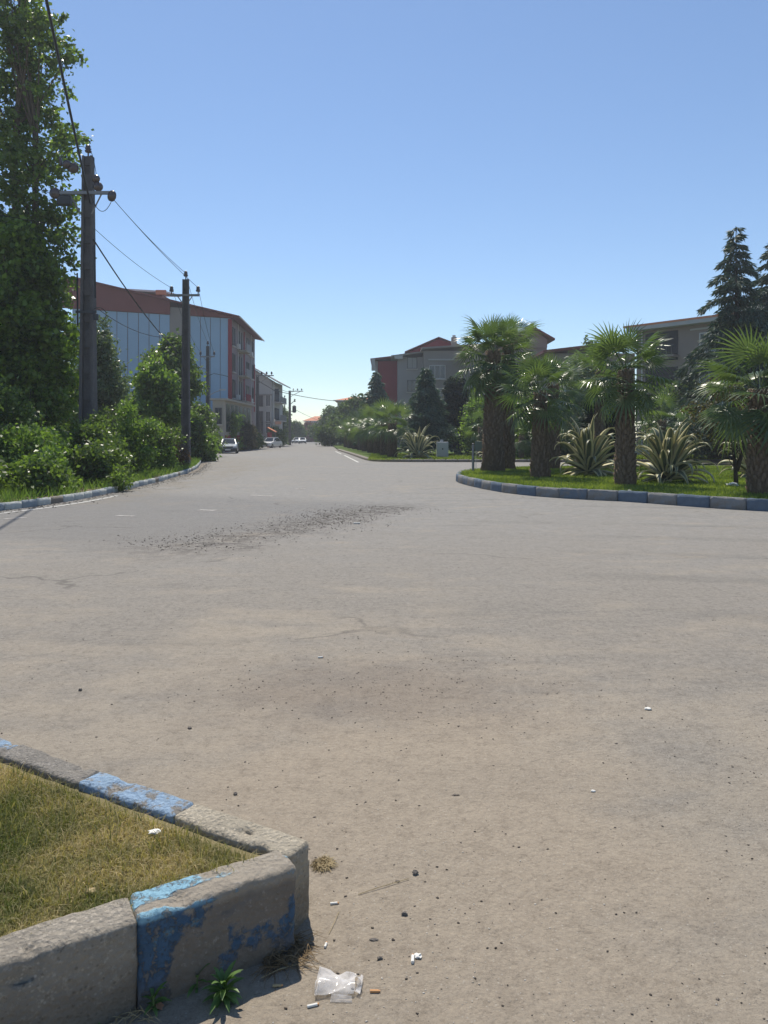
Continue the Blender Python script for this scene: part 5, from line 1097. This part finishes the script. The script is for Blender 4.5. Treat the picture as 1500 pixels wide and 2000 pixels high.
# ------------------------------------------------------------------ cars
def car(label, loc, rz, paintm, modern=False, group='cars parked along the left side'):
    o = empty('parked_car', loc, label, 'car', group, rz)
    Lh, Wd = 2.15, .83
    # side profile stations: y (front negative), z bottom, z belt, half width
    st = [(-2.15, .34, .52, .60), (-2.08, .24, .66, .74), (-1.75, .22, .76, .80), (-1.1, .22, .86, .82), (-.75, .20, .90, .83), (.2, .20, .92, .84), (1.25, .20, .94, .83), (1.45, .22, .93, .82), (2.0, .25, .90, .78), (2.14, .34, .80, .70)]
    V = []; Fq = []
    for y, zb, zt, hw in st:
        V += [(-hw*.93, y, zb), (-hw, y, zb+.14), (-hw, y, (zb+zt)/2+.05), (-hw*.95, y, zt-.03), (-hw*.75, y, zt+.02), (hw*.75, y, zt+.02), (hw*.95, y, zt-.03), (hw, y, (zb+zt)/2+.05), (hw, y, zb+.14), (hw*.93, y, zb)]
    n = 10
    for i in range(len(st)-1):
        for k in range(n): Fq.append((i*n+k, i*n+(k+1) % n, (i+1)*n+(k+1) % n, (i+1)*n+k))
    mb = MB().add(V, Fq+[tuple(range(n))[::-1], tuple((len(st)-1)*n+k for k in range(n))]); body = mb.build('body', paintm, o, smooth=False, bevel=0)
    H = 1.40 if not modern else 1.46
    # greenhouse: pillars/roof solid + glass slightly outside
    yf0, yf1, yr1, yr0 = -.95, -.28, 1.05, (1.75 if modern else 1.6); wb_, wt = .74, .58; zb = .88
    cab = [(-wb_, yf0, zb), (wb_, yf0, zb), (wb_, yr0, zb), (-wb_, yr0, zb), (-wt, yf1, H-.05), (wt, yf1, H-.05), (wt, yr1, H-.05), (-wt, yr1, H-.05)]
    MB().add(cab, [(0, 1, 5, 4), (1, 2, 6, 5), (2, 3, 7, 6), (3, 0, 4, 7), (4, 5, 6, 7)]).build('cabin', paintm, o)
    MB().prism([(-wt, yf1), (wt, yf1), (wt, yr1), (-wt, yr1)], H-.048, H).build('roof', paintm, o, bevel=.02)
    def pane(a, b, c, d, nm, off):
        q = [Vector(cab[i]) for i in (a, b, c, d)]; cen = sum(q, Vector())/4; q = [cen+(p-cen)*.86+Vector(off) for p in q]; MB().add(q+[p-Vector(off)*.5 for p in q], [(0, 1, 2, 3), (7, 6, 5, 4), (0, 4, 5, 1), (1, 5, 6, 2), (2, 6, 7, 3), (3, 7, 4, 0)]).build(nm, M['car_glass'], o)
    pane(0, 1, 5, 4, 'windscreen', (0, -.02, .012)); pane(2, 3, 7, 6, 'rear_window', (0, .02, .012))
    pane(1, 2, 6, 5, 'side_window', (.02, 0, .005)); pane(3, 0, 4, 7, 'side_window', (-.02, 0, .005))
    MB().box((0, -2.12, .36), (1.62, .22, .26)).build('bumper', M['car_black'] if not modern else paintm, o, bevel=.04)
    MB().box((0, -2.13, .60), (.9, .08, .14)).build('grille', M['car_black'], o, bevel=.01)
    if modern: MB().box((0, -2.24, .38), (.9, .04, .2)).build('lower_grille', M['car_black'], o, bevel=.01)
    for sx in (-1, 1):
        MB().box((sx*.62, -2.08, .62), (.34, .14, .14)).build('headlight', M['lamp'], o, bevel=.02)
        m_ = MB().box((sx*.90, -.72, .98), (.16, .1, .11)).build('mirror', paintm, o, bevel=.02)
    MB().box((0, -2.26, .36), (.5, .02, .11)).build('number_plate', M['plate'], o); MB().box((0, 2.13, .38), (1.55, .2, .26)).build('bumper', M['car_black'], o, bevel=.04)
    for sx in (-1, 1):
        for yy in (-1.35, 1.3):
            w_ = bpy.data.objects.new('wheel', None); COL.objects.link(w_); w_.parent = o; w_.location = (sx*.74, yy, .30)
            MB().lathe((-.09, 0, 0), [(.20, 0), (.29, .02), (.305, .05), (.305, .13), (.29, .16), (.20, .18)], 18, 0, 'X').build('tyre', M['tyre'], w_); MB().lathe((-.1 if sx < 0 else .07, 0, 0), [(.19, 0), (.17, .015), (.05, .03)], 12, 0, 'X').build('rim', M['rim'], w_)
    return o
def place(px, d): return (X(px, d), d, 0)
car('silver older sedan facing us, nearest of the parked cars', place(447.5, 70), R(9), M['car_silver'])
car('white newer sedan facing us with its left flank visible, second parked car', place(530, 103), R(-16), M['car_white'], True)
car('white hatchback at the kerb farther down the street', place(580, 172), R(-6), M['car_white'])
car('white sedan beside the farther white hatchback', place(591, 163), R(6), M['car_white'])
car('grey van-like car parked in the shade under the right hand trees far ahead', place(652, 128), R(-8), M['car_silver'], True, 'cars parked under the right trees')

# ------------------------------------------------------------------ foreground: weeds and litter
def weed_leaf(L, W, up, seed):
    rs = random.Random(seed); n = 6; V = []; Fq = []; ang = up; x = z = 0
    for i in range(n+1):
        s = i/n; wd = W*math.sin(math.pi*(s*.9+.08))**.8*(1 if s < .95 else .2)*rs.uniform(.9, 1.1); V += [(x, -wd, z+wd*.25), (x, 0, z), (x, wd, z+wd*.25)]
        ang -= .14+.1*s; x += math.cos(ang)*L/n; z += math.sin(ang)*L/n
        if i: a = (i-1)*3; b = i*3; Fq += [(a, a+1, b+1, b), (a+1, a+2, b+2, b+1)]
    return nmesh('leaf', V, Fq, M['weed'], rng.uniform(.2, 1, len(Fq)), smooth=True)
WL = [weed_leaf(.085, .009, R(75), 1), weed_leaf(.09, .010, R(50), 2), weed_leaf(.08, .010, R(25), 3), weed_leaf(.07, .009, R(5), 4)]
def weed(label, loc, n, s, seed, elev=1.0):
    rs = random.Random(seed); o = empty('weed_plant', loc, label, 'weed', 'weeds at the foot of the near kerb')
    for i in range(n):
        u = i/n; l = link('leaf', WL[min(3, int(u*4))], o); a = i*2.4+rs.uniform(-.3, .3)
        l.matrix_local = Matrix.Translation((0, 0, .055*(1-u)*s)) @ Matrix.Rotation(a, 4, 'Z') @ Matrix.Scale(s*rs.uniform(.8, 1.15), 4)
    MB().tube([(0, 0, -.01), (0, 0, .07*s)], [.004, .003], 5).build('stem', M['petiole'], o); return o
def g3(px, py, z=0): x, y = gp(px, py, z); return (x, y, z)
weed('bright green weed rosette on the dirt below the blue kerb stone', g3(437, 1955), 34, .78, 1)
weed('small darker weed just left of the bright green rosette', g3(385, 1930), 12, .55, 2)
weed('low weed at the foot of the bare kerb stone', g3(300, 1972), 14, .6, 3)
weed('tiny weed near the bottom left by the kerb', g3(180, 1998), 10, .5, 4)
# dead grass clumps
def dead_clump(name, label, loc, n, rad, h, mat, seed):
    rs = random.Random(seed); mb = MB()
    for i in range(n):
        a = rs.uniform(0, 6.28); r = rad*rs.random()**.5; p = Vector((math.cos(a)*r, math.sin(a)*r, rs.uniform(0, .01))); b = rs.uniform(0, 6.28); l = h*rs.uniform(.5, 1.5); d = Vector((math.cos(b), math.sin(b), rs.uniform(-.1, .6)))
        q = p+d*l*.5; q.z = max(.002, q.z); t = p+d*l+Vector((0, 0, -.4*l)); t.z = max(.001, t.z); mb.tube([p, q, t], [.0013, .0011, .0005], 3, cap=False)
    o = mb.build(name, mat, None, loc); return tag(o, label, 'dry grass')
dead_clump('dead_grass_clump', 'tangle of dead brown grass at the foot of the blue kerb stone', g3(555, 1862), 260, .075, .06, plain('dead_grass', (.20, .14, .075), .9, .4, 30), 3)
dead_clump('straw_tuft', 'flat tan mat of straw beside the kerb corner', g3(632, 1690), 420, .035, .022, M['straw'], 5)
dead_clump('dead_grass_tuft', 'thin dry stalks at the foot of the bare kerb stone', g3(240, 1985), 90, .09, .05, M['straw'], 7)
fl_ = weed_leaf(.055, .012, R(12), 9); fo = link('fallen_leaf', fl_, None, (*gp(292, 1968), .006)); fo.data.materials.clear(); fo.data.materials.append(plain('dead_leaf', (.42, .22, .14), .8, .3, 30)); tag(fo, 'pinkish brown dead leaf on the dirt below the bare kerb stone', 'leaf')
# cigarette ends
def butt(label, px, py, rz, mat='white_paper', L=.024, r=.0038, tip='filter'):
    x, y = gp(px, py); o = empty('cigarette_end', (x, y, r), label, 'cigarette end', 'cigarette ends on the dusty road', rz)
    MB().lathe((0, 0, 0), [(r*.9, -L/2), (r, -L/2+.001), (r*.95, 0), (r, L/2-.001), (r*.9, L/2)], 8, 0, 'X').build('paper_tube', M[mat], o); MB().lathe((0, 0, 0), [(r*.7, L/2), (r*.72, L/2+.004), (r*.4, L/2+.005)], 8, 0, 'X').build('burnt_tip', M[tip], o); return o
butt('white cigarette end near the kerb corner', 652, 1766, .15); butt('short upright lying cigarette end above the plastic cup', 636, 1848, 1.4, L=.018)
butt('thick white cigarette end right of the cup, pointing at us', 806, 1876, 1.5, L=.028, r=.005); butt('yellowish cigarette end left of the cup', 541, 1927, .1, 'straw')
butt('white cigarette end below the cup', 610, 1966, .3, L=.028); butt('orange cigarette filter right of the cup', 731, 1938, .0, 'filter')
butt('faint white cigarette end far out on the asphalt', 626, 1285, .3, L=.035, r=.006); butt('pale cigarette end on the road beyond the broken seam', 697, 1023, 0, L=.12, r=.012)
# scraps and stones
for nm, px, py, s, mt, lb, cat, z in [('paper_scrap', 816, 1869, (.012, .010, .006), 'white_paper', 'folded white scrap touching the thick cigarette end', 'litter', .004), ('white_stone', 1265, 1386, (.020, .014, .009), 'white_paper', 'lone whitish stone on the asphalt at the right', 'stone', .005),
      ('white_stone', 1158, 1546, (.010, .008, .005), 'white_paper', 'small pale stone in the dust right of the middle', 'stone', .003), ('white_stone', 890, 1553, (.014, .006, .003), 'kerb_bare', 'flat pale flake in the sand near the middle', 'stone', .002),
      ('paper_scrap', 302, 1624, (.019, .013, .006), 'white_paper', 'white scrap lying on the dry grass', 'litter', .245), ('paper_scrap', 178, 1738, (.015, .012, .004), 'straw', 'pale crumbs lying low in the grass', 'litter', .235),
      ('road_stone', 811, 1707, (.011, .009, .009), 'stone', 'rounded brown stone right of the kerb corner', 'stone', .006), ('road_stone', 790, 1787, (.010, .007, .006), 'stone', 'angular brown stone below the rounded one', 'stone', .004),
      ('road_stone', 742, 1873, (.009, .005, .005), 'stone', 'dark stone above the plastic cup', 'stone', .003), ('road_stone', 730, 1836, (.014, .006, .003), 'stone', 'flat dark slab of asphalt above the cup', 'stone', .002),
      ('road_stone', 776, 1722, (.008, .004, .003), 'stone', 'small dark chip on the dry twig', 'stone', .002), ('road_stone', 157, 1349, (.012, .01, .008), 'stone', 'dark stone in the dust beyond the grass verge', 'stone', .005),
      ('road_stone', 371, 1423, (.011, .009, .007), 'stone', 'dark stone above the blue stretch of the far kerb arm', 'stone', .004), ('road_stone', 460, 1552, (.009, .008, .006), 'stone', 'dark stone just outside the far kerb arm', 'stone', .004)]:
    x, y = gp(px, py, 0 if z < .1 else z); blobby(nm, (x, y, z), s, M[mt], lb, cat, px, 2, .35)
def twig(label, pts, r=.0012):
    o = MB().tube([Vector((*gp(px, py), z)) for px, py, z in pts], r, 5).build('dry_twig', M['straw'], None); return tag(o, label, 'twig')
twig('long straight dry stalk on the dust right of the corner', [(700, 1748, .003), (740, 1736, .006), (798, 1718, .004)]); twig('short dry stalk lying by the dead grass', [(510, 1912, .003), (545, 1898, .008), (580, 1886, .004)]); twig('thin curved stalk on the dirt left of the cigarette end', [(642, 1826, .002), (655, 1800, .006), (662, 1782, .002)], .0008)
# crushed clear plastic cup
def cup():
    o = empty('crushed_cup', g3(664, 1928), 'crushed clear plastic cup lying on the dirt', 'litter', rz=R(-4)); m = NT('clear_plastic', .16, .6)
    m.color((.80, .78, .76)); tr = m.n('ShaderNodeBsdfTransparent'); tr.inputs[0].default_value = (.93, .92, .90, 1); mx = m.n('ShaderNodeMixShader')
    lw_ = m.n('ShaderNodeLayerWeight'); lw_.inputs[0].default_value = .35; fac = m.math('ADD', m.math('MULTIPLY', lw_.outputs['Facing'], .55), m.math('MULTIPLY', m.noise(60, 3), .45))
    m.put(mx.inputs[0], fac); m.t.links.new(tr.outputs[0], mx.inputs[1]); m.t.links.new(m.b.outputs[0], mx.inputs[2]); m.t.links.new(mx.outputs[0], m.out.inputs[0])
    seg = 28; V = []; Fq = []; rings = 12
    for i in range(rings):
        t = i/(rings-1); x = -.062+t*.105; r = .036-.010*t
        for k in range(seg):
            a = 2*math.pi*k/seg; yy = r*math.cos(a)*1.25; zz = r*.42*(1+math.sin(a))*(1-.35*math.exp(-((t-.45)/.2)**2)); n_ = mnoise.noise_vector(Vector((x*30, yy*30, a)))*.006
            fold = .004*math.sin(9*t+3*a); V.append((x+n_.x, yy+n_.y, max(.001, zz+n_.z+fold)))
    for i in range(rings-1):
        for k in range(seg): Fq.append((i*seg+k, i*seg+(k+1) % seg, (i+1)*seg+(k+1) % seg, (i+1)*seg+k))
    link('cup_wall', nmesh('cup_wall', V, Fq, m.m), o)
    rim = [Vector(V[k])+Vector((-.002, 0, 0)) for k in range(seg)]+[Vector(V[0])+Vector((-.002, 0, 0))]; MB().tube(rim, .0016, 5).build('rim', m.m, o)
    bt = [Vector(V[(rings-1)*seg+k]) for k in range(seg)]; bt = [b*1.0+Vector((.010+.008*math.sin(k), 0, 0)) for k, b in enumerate(bt)]
    MB().add([tuple(v) for v in bt]+[(.062, 0, .008)], [(k, (k+1) % seg, seg) for k in range(seg)]).build('base', m.m, o)
    MB().add([(-.02, -.058, .002), (.04, -.056, .002), (.038, -.042, .010), (-.018, -.040, .012)], [(0, 1, 2, 3)]).add([(-.02, -.058, .001), (.04, -.056, .001), (.04, -.0565, .004), (-.02, -.0585, .004)], [(0, 1, 2, 3)]).build('torn_flap', m.m, o)
    return o
cup()
# gravel strewn over the road: nobody could count it
def gravel(name, label, n, gen, smin, smax, mat, pw_=2.5):
    base = np.array([(1, 0, 0), (-1, 0, 0), (0, 1, 0), (0, -1, 0), (0, 0, .8), (0, 0, -.5), (.6, .6, .5), (-.6, -.5, .5)]); T = np.array([(0, 6, 4), (6, 2, 4), (2, 1, 4), (1, 7, 4), (7, 3, 4), (3, 0, 4), (0, 2, 6), (1, 3, 7), (0, 5, 2), (2, 5, 1), (1, 5, 3), (3, 5, 0)])
    P = gen(n); s = smin+(smax-smin)*rng.random(n)**pw_; V = base[None]*s[:, None, None]*rng.uniform(.55, 1.3, (n, 8, 3)); a = rng.uniform(0, 6.28, n); c, sn = np.cos(a), np.sin(a)
    x = V[..., 0]*c[:, None]-V[..., 1]*sn[:, None]; y = V[..., 0]*sn[:, None]+V[..., 1]*c[:, None]; V = np.stack([x+P[:, 0:1], y+P[:, 1:2], V[..., 2]*.7+s[:, None]*.15], -1).reshape(-1, 3)
    o = link(name, nmesh(name, V, (np.arange(n)[:, None, None]*8+T[None]).reshape(-1, 3), mat, np.repeat(rng.random(n), len(T)))); return tag(o, label, 'gravel', kind='stuff')
gm = NT('gravel_dark', .9, .2); gm.color(gm.mix(gm.attr('var'), (.045, .038, .032), (.17, .145, .12))); gp_ = NT('gravel_pale', .9, .2); gp_.color(gp_.mix(gp_.attr('var'), (.33, .29, .23), (.62, .58, .52)))
def clear(P):
    k = inside(P, [(-.22, 2.42), (-3.4, 4.2), (-3.6, .1), (-.24, 2.2)]); return P[~k]
def gen_near(n):
    P = np.zeros((0, 2))
    while len(P) < n:
        y = 1.75+rng.random(n*2)**1.6*9; x = rng.uniform(-.56, .56, n*2)*y; Q = clear(np.stack([x, y], 1)); k = (vnoise(Q, .9, 4)+.5*vnoise(Q, 3, 8)) > rng.uniform(-.55, .45, len(Q)); P = np.concatenate([P, Q[k]])
    return P[:n]
def gen_band(n):
    t = .22+.78*rng.random(n)**.8; q = rng.normal(0, .5+.35*rng.random(n), n); x = -4.0+4.2*t-q*.85+.3*np.sin(t*13); y = 8.2+8.2*t+q*.4; return np.stack([x, y], 1)
def gen_patch(n): return np.stack([rng.normal(.05, .75, n), rng.normal(4.6, .55, n)], 1)
def gen_foot(n): return clear(np.stack([-.05+np.abs(rng.normal(0, .35, n)), rng.uniform(1.8, 2.6, n)], 1))
gravel('gravel', 'dark grit strewn over the near road', 5200, gen_near, .001, .0062, gm.m, 6)
gravel('pale_grit', 'pale grit strewn over the near road', 3500, gen_near, .001, .0042, gp_.m, 5)
gravel('broken_asphalt', 'crumbled asphalt along the ragged seam across the road', 6500, gen_band, .003, .017, gm.m, 5)
gravel('gravel_patch', 'loose dark grit gathered in the middle of the road', 1500, gen_patch, .0012, .0075, gm.m, 4)
LKs = np.array(smooth_line(LK, .1)); LKs = LKs[LKs[:, 0] > -12]
def gen_gutter(n): k = rng.integers(0, len(LKs), n); off = np.abs(rng.normal(0, .22, n))*(1+rng.random(n)); return LKs[k]+np.stack([off*.97+.02, -off*.25], 1)
gravel('gutter_grit', 'soil crumbs and grit gathered along the left kerb', 5000, gen_gutter, .004, .026, gm.m, 4)
P = gen_foot(160); gravel('crumbs', 'white crumbs of concrete by the kerb corner', len(P), lambda n: P, .001, .0045, gp_.m, 2)

# ------------------------------------------------------------------ haze
hz = MB().box((0, 130, 12.5), (420, 300, 27.0)).build('haze', None, None); hz.data.materials.clear(); tag(hz, kind='stuff')
hm = bpy.data.materials.new('haze_air'); hm.use_nodes = True; hm.node_tree.nodes.clear(); ho = hm.node_tree.nodes.new('ShaderNodeOutputMaterial'); hv = hm.node_tree.nodes.new('ShaderNodeVolumePrincipled')
hv.inputs['Density'].default_value = .0008; hv.inputs['Color'].default_value = (.86, .92, 1, 1); hv.inputs['Anisotropy'].default_value = .3; hm.node_tree.links.new(hv.outputs[0], ho.inputs['Volume']); hz.data.materials.append(hm)
